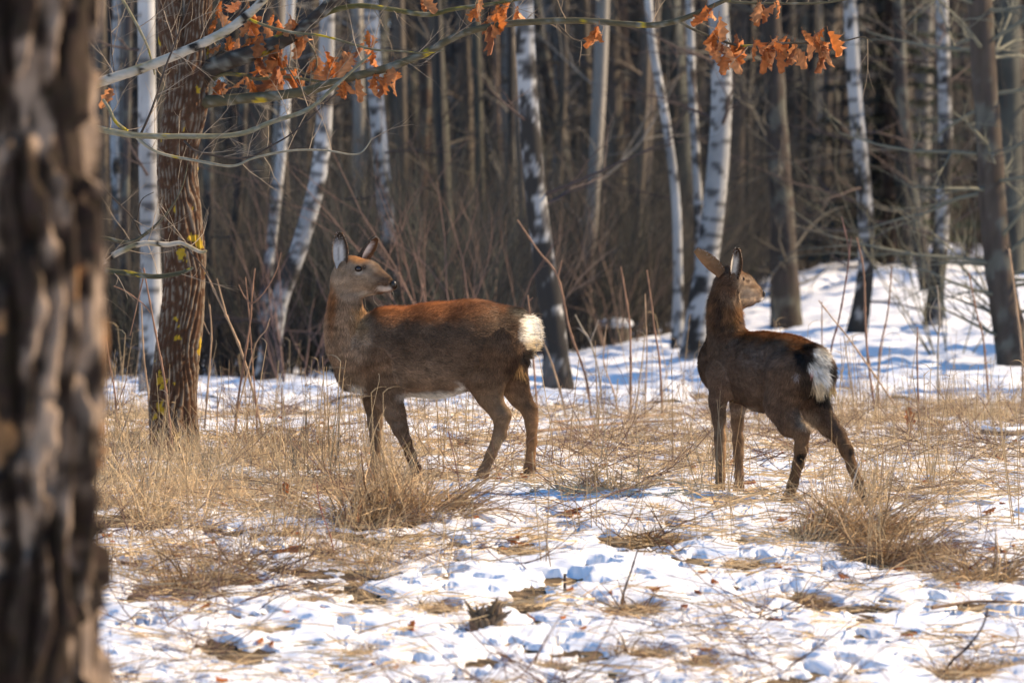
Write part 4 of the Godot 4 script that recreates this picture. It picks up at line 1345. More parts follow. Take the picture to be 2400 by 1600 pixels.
func oak() -> void:
	var d := 29.0
	var path := [[440, 191], [434, 255], [417, 340], [416, 425], [424, 510], [433, 595], [431, 656], [425, 751], [413, 847], [405, 943], [409, 1040]]
	var wid := [98, 102, 95, 96, 97, 97, 97, 102, 107, 111, 118]
	var foot := GP(410, 1062)
	d = -foot.z
	var pts := pix(path, d)
	var rad := []
	for w in wid:
		rad.append(w * 0.5 * d / F)
	pts.append(Vector3(pts[-1].x, foot.y - 0.08, -d))
	rad.append(rad[-1] * 1.18)
	var o := thing("oak_tree", "brown furrowed oak with yellow lichen and withered orange leaves on its limbs", "tree", foot)
	var lich := [P(392, 880, d), P(385, 290, d), P(420, 490, d), P(440, 545, d), P(420, 580, d)]
	yellow = func(p: Vector3) -> float:
		var s := 0.0
		var side := [0.085, 0.09, 0.045, 0.04, 0.05]
		for k in lich.size():
			var q: float = p.distance_to(lich[k] + Vector3(0, 0, 0.11)) / side[k]
			s = maxf(s, (0.42 if k == 0 else 0.2) * (1.0 - ss(0.4, 1.3, q)))
		return s
	pts.reverse(); rad.reverse()
	# the trunk runs on into the right-hand of its two upper stems
	pts.append(P(455, 100, d)); rad.append(34.0 * d / F)
	pts.append(P(466, 0, d)); rad.append(31.0 * d / F)
	pts.append(P(474, -120, d)); rad.append(29.0 * d / F)
	var sp := smooth_path(pts, rad, 0.0085)
	var mb := MB.new()
	tube(mb, sp[0], sp[1], 110, bark_oak, false)
	relief(mb, 0)
	shift(mb, -foot)
	part("trunk", mb, M.bark, o)
	# upper stems
	for st in [[[[432, 215], [412, 130], [400, 60], [396, -10], [392, -140]], [38, 36, 32, 30, 29]]]:
		var q := pix(st[0], d)
		var rr := []
		for w in st[1]:
			rr.append(w * d / F)
		var s2 := smooth_path(q, rr, 0.012)
		var m2 := MB.new()
		tube(m2, s2[0], s2[1], 70, bark_oak, false)
		relief(m2, 0)
		shift(m2, -foot)
		part("stem", m2, M.bark, o)
	# the crown above the picture
	rng.seed = 5
	var hi := MB.new()
	for t0 in [[394, -130], [474, -115]]:
		var b := P(t0[0], t0[1], d)
		tube(hi, smooth_path([b, b + Vector3(0.1, 2, 0), b + Vector3(-0.1, 4.5, 0.2)], [0.072, 0.05, 0.015], 0.2)[0], smooth_path([b, b + Vector3(0.1, 2, 0), b + Vector3(-0.1, 4.5, 0.2)], [0.072, 0.05, 0.015], 0.2)[1], 10, Color(0.10, 0.075, 0.055))
		for k in 10:
			var a := rng.randf_range(0, TAU)
			twigs(hi, b + Vector3(0, rng.randf_range(0.4, 4.2), 0), Vector3(cos(a), 0.5, sin(a)), rng.randf_range(0.8, 2.0), 0.02, 2, Color(0.09, 0.07, 0.055))
	shift(hi, -foot)
	kind(part("crown", hi, M.twig, o), "stuff")
	# limbs: pixels, widths, depth step, leaf clusters
	var limbs := [
		[[[470, 178], [500, 155], [595, 122], [680, 85], [723, 55], [785, -5], [830, -60]], [26, 22, 19, 17, 15, 13, 11], -0.03, Color(0.055, 0.045, 0.036)],
		[[[745, 42], [770, 28], [830, 14], [893, 18], [1000, 34], [1065, 21], [1172, 6], [1260, -12]], [9, 7, 6, 6, 5.5, 5, 4, 3], -0.02, Color(0.11, 0.10, 0.04)],
		[[[460, 242], [490, 238], [553, 232], [638, 225], [723, 212], [787, 191], [850, 174], [914, 157], [1000, 123], [1060, 89], [1119, 68], [1208, 54], [1357, 48], [1476, 57], [1536, 58], [1589, 48], [1649, 24], [1708, -3], [1780, -30]], [20, 15, 13, 12, 11.5, 10.5, 10, 9.5, 9, 8.5, 8, 8, 7.5, 7, 7, 6.5, 5.5, 5, 4], -0.05, Color(0.10, 0.085, 0.05)],
		[[[1589, 48], [1620, 66], [1667, 86], [1738, 107], [1833, 101], [1917, 101], [1982, 95], [2024, 86], [2045, 100]], [3.6, 3.4, 3.2, 3, 2.8, 2.4, 2, 1.5, 1], -0.01, Color(0.09, 0.075, 0.05)],
		[[[1700, 2], [1738, 6], [1800, 8], [1893, 8], [1950, 4], [2010, -6]], [4, 3.6, 3, 2.8, 2.5, 2], -0.01, Color(0.12, 0.105, 0.065)],
		[[[500, 186], [522, 174], [569, 176], [599, 185], [633, 183], [682, 181], [731, 189], [771, 193]], [6, 5, 5, 4.6, 4.2, 4, 3.4, 2.6], -0.015, Color(0.15, 0.13, 0.07)],
		[[[600, 183], [650, 164], [692, 161], [720, 174], [741, 155], [738, 125], [720, 95]], [4, 3.6, 3.4, 3.4, 3, 2.4, 1.6], 0.01, Color(0.15, 0.125, 0.08)],
		[[[1300, 50], [1320, 70], [1345, 92], [1380, 96], [1412, 100]], [2, 1.8, 1.6, 1.3, 0.8], 0.01, Color(0.10, 0.08, 0.06)],
		[[[500, 60], [512, 90], [525, 70], [570, 20]], [4, 3, 2.4, 1.5], 0.02, Color(0.10, 0.08, 0.06)],
		[[[545, 128], [520, 120], [505, 130]], [4, 3, 2], 0.02, Color(0.10, 0.08, 0.06)],
	]
	var limb_nodes := []
	var limb_dz := [-0.05, 0.0, 0.02, 0.0, 0.0, 0.06, 0.06, 0.0, 0.1, 0.08]
	for L in limbs:
		var q := []
		for k in L[0].size():
			q.append(P(L[0][k][0], L[0][k][1], d + L[2] * k))
		var rr := []
		for w in L[1]:
			rr.append(w * d / F)
		var s2 := smooth_path(q, rr, 0.025)
		var m2 := MB.new()
		tube(m2, s2[0], s2[1], 12 if L[1][0] > 6 else 7, limb_bark(L[3]), true)
		relief(m2, 0)
		shift(m2, -foot)
		var ln := part("limb", m2, M.bark, o)
		limb_nodes.append([ln, s2[0]])
		# side twigs with buds
		for k in range(4, s2[0].size(), 5):
			if rng.randf() < 0.75:
				var t := MB.new()
				twigs(t, s2[0][k], Vector3(rng.randf_range(-0.4, 1.0), rng.randf_range(-0.7, 0.9), rng.randf_range(-0.6, 0.6)), rng.randf_range(0.1, 0.4), 0.0032, 1, Color(0.26, 0.20, 0.14), 0.6, 4)
				shift(t, -foot)
				part("twig", t, M.twig, ln)
	# withered leaves, each hung on the limb nearest to it
	var spots := [[510, 17], [515, 45], [569, 13], [575, 30], [607, 53], [590, 65], [641, 47], [625, 75], [655, 64], [678, 57], [690, 62], [533, 106], [518, 121], [540, 125], [561, 110], [580, 112], [597, 96], [610, 105], [650, 132], [671, 140], [660, 120], [650, 155], [693, 106], [700, 95], [756, 138], [745, 150], [763, 165], [775, 160], [735, 165], [816, 140], [825, 150], [808, 160], [858, 81], [865, 100], [852, 110], [873, 138], [880, 150], [922, 170], [912, 185], [935, 185], [880, 191], [893, 196], [839, 198], [816, 200], [800, 195], [658, 195], [645, 205], [576, 200], [590, 205], [510, 200], [522, 205], [692, 185], [700, 200], [599, 149], [610, 160], [263, 221],
		[1641, 35], [1650, 50], [1673, 68], [1680, 80], [1671, 105], [1665, 115], [1695, 119], [1690, 100], [1710, 110], [1716, 125], [1726, 95], [1735, 105], [1765, 109], [1770, 115], [1794, 128], [1814, 106], [1820, 115], [1828, 132], [1860, 112], [1852, 105], [1860, 140], [1870, 130], [1884, 114], [1916, 106], [1910, 118], [1937, 120], [1930, 126], [1933, 87], [1887, 86], [1787, 14], [1780, 22], [1818, 16], [1390, 82], [1400, 86], [1130, 12], [1125, 30], [1150, 50], [1145, 65], [1180, 35], [1170, 20], [1200, 15], [1205, 35], [1160, 75], [1168, 60], [1185, 60], [990, 12], [1000, 5]]
	var kk := 0
	for s in spots:
		for rep in (2 if kk % 3 > 0 else 1):
			var w := P(s[0] + rng.randf_range(-8, 8), s[1] - 14 + rng.randf_range(-8, 8), d)
			var best := 0
			var bd := 9e9
			var bz := 0.0
			for k in limb_nodes.size():
				for q in limb_nodes[k][1]:
					var e: float = Vector2(q.x - w.x, q.y - w.y).length()
					if e < bd:
						bd = e; best = k; bz = q.z
			w.z = bz + rng.randf_range(-0.04, 0.06)
			hang_leaf(limb_nodes[best][0], w - foot, rng.randf_range(0.075, 0.155), kk + rep * 3)
			# its stalk twig back to the limb
			kk += 1

func limb_bark(c: Color) -> Callable:
	return func(_al, _a, p):
		var g := n2.get_noise_3d(p.x * 260.0, p.y * 260.0, p.z * 260.0)
		var y := n2.get_noise_3d(p.x * 110.0, p.y * 110.0 + 500.0, p.z * 110.0)
		var f := n2.get_noise_3d(p.x * 800.0, p.y * 800.0, p.z * 800.0)
		var col := c.lerp(Color(0.26, 0.26, 0.22), ss(0.1, 0.4, g) * 0.55)
		if y + f * 0.25 > 0.42:
			col = Color(0.36, 0.27, 0.03)
		var t := 1.0 + f * 0.5
		return Color(col.r * t, col.g * t, col.b * t, 1.0 + g * 0.12 + f * 0.06)

func hidden_birch() -> void:
	var d := 27.4
	var foot := G(112, d)
	rng.seed = 21
	var o := thing("birch_tree", "birch hidden behind the foreground trunk, its pale bough crossing in front of the oak", "tree", foot)
	birch_dark = 0.2
	var mb := MB.new()
	var pts := [foot - Vector3(0, 0.1, 0), P(112, 1000, d), P(118, 600, d), P(112, 250, d), P(100, -100, d), P(95, -900, d)]
	var sp := smooth_path(pts, [0.1, 0.085, 0.08, 0.07, 0.06, 0.02], 0.05)
	tube(mb, sp[0], sp[1], 20, bark_birch, false)
	shift(mb, -foot)
	part("trunk", mb, M.bark, o)
	var pale := func(_al, _a, p):
		var ns := n2.get_noise_3d(p.x * 160.0, p.y * 160.0, p.z * 160.0)
		var f := n2.get_noise_3d(p.x * 700.0, p.y * 700.0, p.z * 700.0)
		var c := Color(0.46, 0.41, 0.33).lerp(Color(0.26, 0.22, 0.12), ss(-0.05, 0.3, n2.get_noise_3d(p.x * 90.0 + 33.0, p.y * 90.0, p.z * 90.0) + f * 0.3))
		c = c.lerp(Color(0.03, 0.026, 0.022), ss(0.26, 0.36, ns + f * 0.15))
		var t := 1.0 + f * 0.3
		return Color(c.r * t, c.g * t, c.b * t, 1.0 + ns * 0.12 + f * 0.05)
	var olive := limb_bark(Color(0.21, 0.19, 0.12))
	var dark := plain_twig(Color(0.075, 0.06, 0.05))
	var boughs := [
		[[[118, 225], [180, 208], [238, 191], [340, 157], [425, 123], [510, 83], [565, 47], [608, 8], [650, -40], [690, -100]], [13, 12.5, 12, 11.5, 11.5, 11, 10.5, 10, 9, 8], pale],
		[[[575, 42], [600, 52], [640, 66], [690, 77], [760, 85], [870, 115], [940, 120], [1000, 124], [1040, 118]], [4.2, 4, 3.8, 3.6, 3, 2.6, 2.2, 1.8, 1], limb_bark(Color(0.12, 0.11, 0.07))],
		[[[116, 270], [180, 292], [230, 302], [319, 317], [425, 319], [553, 315], [638, 285], [723, 255], [787, 200], [870, 125]], [9, 8.5, 8, 7.2, 6.5, 6, 5.4, 5, 4, 2.4], olive],
		[[[319, 322], [370, 357], [468, 378], [544, 389], [595, 370], [680, 353], [760, 352], [838, 361], [872, 323]], [4, 3.6, 3.4, 3.2, 3, 2.6, 2.3, 2, 1.2], limb_bark(Color(0.28, 0.25, 0.18))],
		[[[430, 330], [468, 357], [570, 370], [638, 340], [700, 300], [790, 215]], [3, 2.6, 2.4, 2.1, 1.8, 1.2], dark],
		[[[330, 312], [357, 250], [390, 150], [410, 100], [445, 0], [455, -40]], [3, 2.8, 2.5, 2.2, 1.8, 1.5], dark],
		[[[240, 232], [255, 255], [270, 285], [298, 308]], [3.5, 4, 4.2, 4.5], olive],
		[[[114, 660], [170, 640], [230, 617], [280, 590], [336, 570], [390, 573], [425, 570], [468, 590], [484, 587]], [9, 8.5, 8, 7, 6.4, 6, 5, 4.5, 2.5], pale],
		[[[420, 572], [445, 592], [475, 625], [497, 662]], [2, 1.6, 1.3, 0.9], dark],
		[[[114, 615], [180, 628], [234, 633], [300, 640], [361, 648], [420, 640], [452, 627]], [8, 7.5, 7, 6.5, 6, 5, 3], limb_bark(Color(0.075, 0.072, 0.045))],
		[[[116, 560], [180, 552], [243, 557], [298, 567], [340, 548], [390, 500], [425, 440], [440, 380]], [6, 5.4, 5, 4.6, 4.2, 3, 2, 1], limb_bark(Color(0.10, 0.09, 0.06))],
		[[[330, 552], [315, 520], [300, 500], [270, 470], [232, 432]], [2.2, 2, 1.8, 1.4, 1], dark],
		[[[320, 522], [330, 470], [360, 450]], [1.8, 1.2, 0.8], dark],
		[[[250, -20], [258, 60], [262, 130], [270, 190]], [1.5, 1.4, 1.2, 0.8], dark],
		[[[275, -20], [310, 40], [345, 110], [362, 175]], [4, 3.6, 3, 2], olive],
		[[[365, -20], [385, 30], [400, 80]], [2, 1.6, 1], dark],
		[[[670, 150], [690, 185], [715, 220], [735, 236]], [1.6, 1.5, 1.3, 1], dark],
	]
	var dz := [0.0, 0.0, -0.25, -0.25, -0.25, -0.2, -0.2, 0.1, 0.1, -0.1, 0.2, 0.2, 0.2, 0.2, 0.2, 0.2, -0.1]
	for k in boughs.size():
		var q := pix(boughs[k][0], d + dz[k])
		var rr := []
		for w in boughs[k][1]:
			rr.append(w * d / F)
		var s2 := smooth_path(q, rr, 0.018)
		var m2 := MB.new()
		tube(m2, s2[0], s2[1], 14 if boughs[k][1][0] > 6 else 7, boughs[k][2], true)
		relief(m2, 0)
		shift(m2, -foot)
		var b := part("bough" if boughs[k][1][0] > 5 else "branch", m2, M.bark, o)
		for j in range(6, s2[0].size(), 7):
			if rng.randf() < 0.7:
				var t := MB.new()
				twigs(t, s2[0][j], Vector3(rng.randf_range(-0.3, 1.0), rng.randf_range(-0.4, 1.0), rng.randf_range(-0.5, 0.5)), rng.randf_range(0.1, 0.36), 0.0030, 1, Color(0.30, 0.24, 0.18), 0.6, 4)
				shift(t, -foot)
				part("twig", t, M.twig, b)

func near_tree() -> void:
	var d := 12.6
	var foot := G(62, d)
	var o := thing("pine_tree", "dark blurred trunk with thick cracked bark filling the left edge", "tree", foot)
	var pts := [Vector3(foot.x + 0.012, foot.y - 0.1, -d), P(78, 1600, d), P(70, 1000, d), P(55, 500, d), P(44, 0, d), P(38, -300, d)]
	var rad := [0.235, 0.197, 0.196, 0.199, 0.200, 0.198]
	var sp := smooth_path(pts, rad, 0.011)
	var mb := MB.new()
	tube(mb, sp[0], sp[1], 130, bark_near, false)
	relief(mb, 0)
	shift(mb, -foot)
	part("trunk", mb, M.bark, o)
	var up := MB.new()
	var b: Vector3 = pts[-1]
	var s2 := smooth_path([b, b + Vector3(0, 3, 0), b + Vector3(0.1, 8, 0)], [0.178, 0.15, 0.03], 0.3)
	tube(up, s2[0], s2[1], 14, Color(0.10, 0.075, 0.055), false)
	rng.seed = 3
	for k in 14:
		var a := rng.randf_range(0, TAU)
		twigs(up, b + Vector3(0, rng.randf_range(4.0, 7.8), 0), Vector3(cos(a), 0.3, sin(a)), rng.randf_range(0.8, 1.6), 0.025, 2, Color(0.09, 0.07, 0.05))
	shift(up, -foot)
	kind(part("crown", up, M.twig, o), "stuff")

func meadow_plants() -> void:
	# standing dry grass
	var g := stuff("dry_grass", "straw-coloured dry grass standing and lying through the snow", "grass")
	var cl := []
	for k in 5:
		cl.append(grass_clump(200 + k, 15, [0.30, 0.22, 0.38, 0.17, 0.26][k], [0.9, 1.6, 0.7, 2.4, 1.3][k], [0.05, 0.07, 0.04, 0.08, 0.06][k]).mesh(M.grass))
	rng.seed = 300
	var xf := [[], [], [], [], []]
	var tries := 0
	var got := 0
	while tries < 26000 and got < 4600:
		tries += 1
		var d := rng.randf_range(17.5, 35.5)
		var x := rng.randf_range(-1.15, 1.15) * d / 9.95
		var s := straw(x, d)
		s *= clampf(0.55 + n1.get_noise_2d(x * 150.0 + 20.0, d * 90.0) * 1.8, 0.05, 1.6)
		if rng.randf() > s * 0.44:
			continue
		got += 1
		var k := rng.randi() % 5
		var sc := rng.randf_range(0.55, 1.15) * (0.55 + 0.5 * clampf(s, 0, 1))
		xf[k].append(Transform3D(Basis(Vector3.UP, rng.randf_range(0, TAU)).scaled(Vector3.ONE * sc), Vector3(x, gh(x, d), -d)))
	for k in 5:
		scatter(g, "blades", cl[k], xf[k])
	var ups := []
	for k in 4:
		rng.seed = 280 + k
		var mb := MB.new()
		for q in 3:
			var p := Vector3(rng.randf_range(-.1, .1), -0.03, rng.randf_range(-.1, .1))
			var ht := rng.randf_range(0.22, 0.62)
			var tp := p + Vector3(rng.randf_range(-.12, .12), ht, rng.randf_range(-.08, .08))
			var c := straw_col() * 0.8
			tube(mb, [p, p.lerp(tp, 0.5) + Vector3(rng.randf_range(-.02, .02), 0, 0), tp], [0.0026, 0.0022, 0.0014], 4, c, false)
			for e in 3:
				blade(mb, p.lerp(tp, rng.randf_range(0.3, 1.0)), Vector3(rng.randf_range(-1, 1), rng.randf_range(-.2, 1), rng.randf_range(-1, 1)), rng.randf_range(0.03, 0.12), 0.004, rng.randf_range(0, 0.8), c)
		ups.append(mb.mesh(M.grass))
	rng.seed = 305
	var uf := [[], [], [], []]
	for q in 900:
		var d := rng.randf_range(22.0, 36.0)
		var x := rng.randf_range(-1.1, 1.1) * d / 9.95
		var s := clampf(0.12 + straw(x, d) * 0.9 + 0.35 * ss(27.5, 29.5, d), 0, 1)
		if rng.randf() > s * clampf(0.6 + n1.get_noise_2d(x * 120.0 + 300.0, d * 60.0) * 1.8, 0.1, 1.2):
			continue
		uf[rng.randi() % 4].append(Transform3D(Basis(Vector3.UP, rng.randf_range(0, TAU)).scaled(Vector3.ONE * rng.randf_range(0.6, 1.2)), Vector3(x, gh(x, d), -d)))
	for k in 4:
		scatter(g, "thin_stems", ups[k], uf[k])
	# single straws and dark twigs lying about
	var lie := []
	for k in 6:
		rng.seed = 250 + k
		var mb := MB.new()
		for q in 7:
			var a := rng.randf_range(0, TAU)
			var dir := Vector3(cos(a), rng.randf_range(-0.02, 0.22), sin(a) * 0.8)
			var c := straw_col() if k < 4 else Color(0.10, 0.058, 0.046) * rng.randf_range(0.6, 1.6)
			var p := Vector3(rng.randf_range(-.15, .15), rng.randf_range(0.0, 0.03), rng.randf_range(-.15, .15))
			var ln := rng.randf_range(0.1, 0.4) if k < 4 else rng.randf_range(0.2, 0.6)
			if k < 4:
				blade(mb, p, dir, ln, rng.randf_range(0.004, 0.008), rng.randf_range(0.0, 0.35), c)
			else:
				twigs(mb, p, dir + Vector3(0, rng.randf_range(0.0, 0.35), 0), ln, 0.0027, 1, c, 0.5, 3)
		lie.append(mb.mesh(M.grass if k < 4 else M.twig))
	var st := stuff("fallen_straw", "loose straws and thin dark twigs strewn over the snow", "straw")
	rng.seed = 301
	var yf := [[], [], [], [], [], []]
	for q in 8200:
		var d := rng.randf_range(17.5, 35.0)
		var x := rng.randf_range(-1.15, 1.15) * d / 9.95
		var s := clampf(0.38 + straw(x, d) * 0.7, 0, 1) * clampf(0.5 + n1.get_noise_2d(x * 110.0 + 90.0, d * 80.0) * 2.0, 0.12, 1.2)
		if rng.randf() > s:
			continue
		var k := rng.randi() % 6
		if k > 3 and rng.randf() < 0.65:
			k -= 3
		yf[k].append(Transform3D(Basis(Vector3.UP, rng.randf_range(0, TAU)).scaled(Vector3.ONE * rng.randf_range(0.6, 1.3)), Vector3(x, gh(x, d) + maxf(snow_t(x, d), 0.0), -d)))
	for b in bare:
		for q in int(b.z * 130.0):
			var a := rng.randf_range(0, TAU)
			var r := sqrt(rng.randf()) * b.z * 0.8
			var x := b.x + cos(a) * r
			var d := b.y + sin(a) * r
			yf[rng.randi() % 4].append(Transform3D(Basis(Vector3.UP, rng.randf_range(0, TAU)).scaled(Vector3.ONE * rng.randf_range(0.35, 0.8)), Vector3(x, gh(x, d) + 0.01, -d)))
	for k in 6:
		scatter(st, "straws", lie[k], yf[k])
	# fallen leaves too small to tell apart
	var ll := stuff("leaf_litter", "small brown fallen leaves scattered over the snow", "leaves")
	rng.seed = 302
	var lf := [[], [], [], []]
	for q in 700:
		var d := rng.randf_range(17.5, 33.0)
		var x := rng.randf_range(-1.1, 1.1) * d / 9.95
		if rng.randf() > 0.35 + straw(x, d) * 0.5:
			continue
		lf[rng.randi() % 4].append(Transform3D(Basis.from_euler(Vector3(rng.randf_range(1.3, 1.85), rng.randf_range(0, TAU), rng.randf_range(-0.3, 0.3))).scaled(Vector3.ONE * rng.randf_range(0.03, 0.07)), Vector3(x, gh(x, d) + maxf(snow_t(x, d), 0.0) + 0.012, -d)))
	for k in 4:
		scatter(ll, "leaves", M.flat_leaves[k], lf[k])

func small_things() -> void:
	rng.seed = 400
	var red := Color(0.27, 0.155, 0.10)
	var tan := Color(0.40, 0.27, 0.17)
	var gry := Color(0.30, 0.25, 0.19)
	var drk := Color(0.07, 0.05, 0.045)
	var Z5 := func(a: Array) -> Array:
		var o := []
		for q in a:
			o.append([240 + q[0] / 3.137, 560 + q[1] / 3.137])
		return o
	var Z8 := func(a: Array) -> Array:
		var o := []
		for q in a:
			o.append([1200 + q[0] / 1.96, 500 + q[1] / 1.96])
		return o
	stalk("long reddish stalk crossing in front of the oak trunk", Z5.call([[300, 210], [340, 430], [400, 750], [460, 1080], [530, 1500]]), [Z5.call([[350, 540], [300, 480], [180, 390], [80, 345]]), Z5.call([[297, 290], [260, 450], [200, 710]])], 6, red, 27.8)
	stalk("upright pale stalk left of the oak foot", Z5.call([[285, 480], [290, 650], [305, 900], [335, 1150], [350, 1480]]), [], 5, tan)
	stalk("leftmost thin stalk beside the foreground trunk", Z5.call([[20, 720], [55, 950], [90, 1150], [110, 1480]]), [Z5.call([[95, 1250], [140, 1130], [180, 1020]])], 5, red)
	stalk("thick slanting pale stalk right of the oak", Z5.call([[760, 240], [820, 380], [900, 545], [1010, 800], [1100, 1100], [1190, 1440]]), [Z5.call([[905, 545], [875, 430], [840, 290]])], 7, tan)
	stalk("tall forked reddish stalk with a long right-hand side shoot", Z5.call([[1120, 215], [1098, 400], [1085, 600], [1040, 900], [1000, 1150], [955, 1490]]), [Z5.call([[1095, 478], [1180, 400], [1270, 250], [1312, 100]]), Z5.call([[1088, 475], [1040, 420], [1000, 335]])], 6, red)
	stalk("bent thin stalk curving out right of the forked stalk", Z5.call([[1230, 580], [1200, 670], [1130, 760], [1060, 1000], [990, 1300], [975, 1490]]), [], 4, tan)
	stalk("straight stalk hugging the right side of the oak", Z5.call([[785, 480], [800, 700], [780, 1000], [740, 1440]]), [Z5.call([[790, 700], [765, 660], [735, 590]])], 5, tan)
	stalk("dark stalk behind the forked reddish stalk", Z5.call([[1050, 280], [1080, 600], [1100, 900], [1130, 1250], [1135, 1460]]), [], 4, red)
	stalk("short stalk with a drooping broken tip right of the oak foot", Z5.call([[840, 1100], [845, 1250], [835, 1500]]), [Z5.call([[845, 1250], [885, 1070], [900, 1165]])], 4, tan)
	stalk("thin dark stalk in front of the snow bank left of the deer", Z5.call([[1315, 1090], [1318, 1250], [1320, 1500]]), [], 3.5, red)
	stalk("slanting stalk rising right of the white rump with a forked tip", Z8.call([[25, 30], [120, 170], [210, 290], [265, 530], [340, 760], [370, 960]]), [Z8.call([[210, 290], [222, 250], [230, 215]])], 6, red)
	stalk("stalk with a budded tip peeping above the white rump", Z8.call([[72, 375], [78, 430], [100, 700], [125, 960]]), [Z8.call([[78, 400], [90, 392], [95, 385]])], 5, red, 31.5)
	stalk("thick pale stalk leaning from the white rump to the ground", Z8.call([[130, 555], [180, 680], [230, 850], [255, 960]]), [], 6, tan)
	stalk("tall straight stalk in the gap between the deer, left one of the pair", Z8.call([[500, 245], [520, 360], [540, 500], [545, 650], [545, 960]]), [Z8.call([[540, 500], [528, 490], [525, 480]])], 6, red)
	stalk("tall straight stalk in the gap between the deer, right one of the pair", Z8.call([[620, 260], [640, 400], [655, 530], [680, 700], [692, 960]]), [], 5.5, red)
	stalk("thin stalk standing between the pair of tall stalks", Z8.call([[612, 370], [616, 500], [620, 650], [608, 960]]), [], 3.5, tan)
	stalk("tall dark stalk with a single orange leaf behind the dark deer", Z8.call([[1515, 15], [1535, 100], [1550, 185], [1530, 340], [1500, 500], [1465, 640], [1440, 930]]), [Z8.call([[1550, 185], [1556, 145], [1560, 108]])], 5, Color(0.18, 0.10, 0.08))
	stalk("tallest reddish stalk right of the dark deer", Z8.call([[1585, 110], [1608, 210], [1620, 310], [1625, 500], [1640, 700], [1680, 950]]), [], 6, red)
	stalk("thin bent stalk right of the tallest reddish stalk", Z8.call([[1745, 240], [1740, 330], [1725, 470], [1690, 650], [1680, 900]]), [], 5, red)
	stalk("long stalk slanting down to the right behind the flared rump", Z8.call([[1410, 400], [1480, 490], [1560, 590], [1740, 850], [1835, 970]]), [], 5, tan)
	stalk("short straight stalk above the dark deer's rump", Z8.call([[1425, 405], [1425, 600], [1430, 920]]), [], 4, red)
	stalk("brown stalk standing alone at the right with a leaf cluster below", Z8.call([[1865, 520], [1862, 650], [1866, 800], [1872, 1010]]), [], 5, red)
	stalk("pale forked stalk in front of the right-hand snow slope", Z8.call([[1955, 330], [1965, 480], [1958, 640], [1962, 920]]), [Z8.call([[1960, 560], [1920, 470], [1950, 390]])], 5, gry)
	stalk("curved stalk left of the dark rough trunk at the right", Z8.call([[2100, 270], [2135, 450], [2170, 600], [2195, 900]]), [], 5, red)
	stalk("thick stalk in front of the dark rough trunk", Z8.call([[2285, 160], [2320, 430], [2345, 650], [2352, 900]]), [], 7, tan)
	stalk("twisted pale twig standing on the snow between the deer", Z8.call([[290, 465], [330, 540], [360, 590], [400, 740], [420, 930]]), [Z8.call([[360, 590], [380, 540], [398, 485]]), Z8.call([[345, 560], [310, 530], [300, 525]])], 5, gry)
	stalk("thin wavy stalk left of the pair of tall stalks", Z8.call([[435, 510], [422, 620], [425, 700], [470, 830], [500, 950]]), [], 4, tan)
	stalk("dark stick standing up from the snow in the middle foreground", [[1495, 1287], [1488, 1310], [1477, 1344], [1462, 1390], [1450, 1432]], [], 6, drk)
	stalk("dark stick slanting out of the bottom right corner", [[2316, 1425], [2304, 1467], [2269, 1516], [2227, 1555], [2195, 1598]], [], 8, drk)
	stalk("white bleached stem rising from the grass under the dark deer's hind leg", [[2016, 1080], [1998, 1140], [1984, 1200], [1981, 1275]], [], 4, Color(0.55, 0.48, 0.4))
	stalk("thin red stem in the grass left of the tussock", [[742, 1130], [750, 1190], [775, 1260], [786, 1300]], [], 3, Color(0.25, 0.06, 0.06))
	stalk("red arching stem beside the front leg of the side-on deer", [[1050, 1010], [1062, 1060], [1072, 1110], [1085, 1180]], [], 3, Color(0.14, 0.06, 0.055))
	# tussocks
	rng.seed = 410
	var w1 := Color(1, 1, 1)
	var gy := Color(0.6, 0.66, 0.7)
	var sp0 := GP(1140, 1482) + Vector3(0, 0.03, 0)
	var so0 := thing("tree_stump", "small splintered grey-brown stump on open snow in the foreground", "stump", sp0)
	for k in 60:
		var sm := MB.new()
		var a := rng.randf_range(0, TAU)
		var r := sqrt(rng.randf()) * 0.055
		var hh := rng.randf_range(0.07, 0.16) * (1.25 - r * 8.0)
		var q := Vector3(cos(a) * r, -0.03, sin(a) * r)
		var t := rng.randf_range(0.6, 1.5)
		tube(sm, [q, q + Vector3(cos(a) * 0.014 - 0.006, hh * 0.6, sin(a) * 0.012), q + Vector3(cos(a) * rng.randf_range(-0.02, 0.06) + rng.randf_range(-0.02, 0.03), hh * rng.randf_range(0.7, 1.0), sin(a) * 0.03)], [rng.randf_range(0.012, 0.02), 0.011, 0.002], 6, Color(0.17 * t, 0.125 * t, 0.085 * t))
		part("splinter", sm, M.bark, so0)
	tussock("round tussock near the bottom edge right of centre", 1525, 1545, 170, 0.15, 0.10, Vector3(0, 0.1, 0), Color(0.75, 0.75, 0.7))
	tussock("flat tussock at the bottom edge in the middle", 1292, 1572, 130, 0.13, 0.09, Vector3(-0.5, -0.2, 0), Color(0.7, 0.65, 0.6))
	tussock("big combed-over hay heap with snow on top, right foreground", 2090, 1312, 520, 0.40, 0.20, Vector3(1.4, -0.15, 0.2), Color(0.85, 0.82, 0.8))
	tussock("large dry grass tuft under the hind leg of the dark deer", 1990, 1262, 520, 0.42, 0.22, Vector3(0.3, 0.3, 0), w1)
	tussock("large straw tuft hiding the front feet of the side-on deer", 880, 1225, 700, 0.46, 0.26, Vector3(0.25, 0.6, 0), w1)
	tussock("grey-brown tuft on the snow between the deer", 1395, 1158, 260, 0.26, 0.16, Vector3(-0.1, 0.2, 0), gy)
	tussock("dark low tussock left of the splintered stump", 1030, 1432, 120, 0.15, 0.10, Vector3(0.3, 0, 0), Color(0.55, 0.55, 0.5))
	tussock("grass tuft at the bottom beside the slanting dark stick", 2235, 1590, 200, 0.2, 0.12, Vector3(0, 0.4, 0), w1)
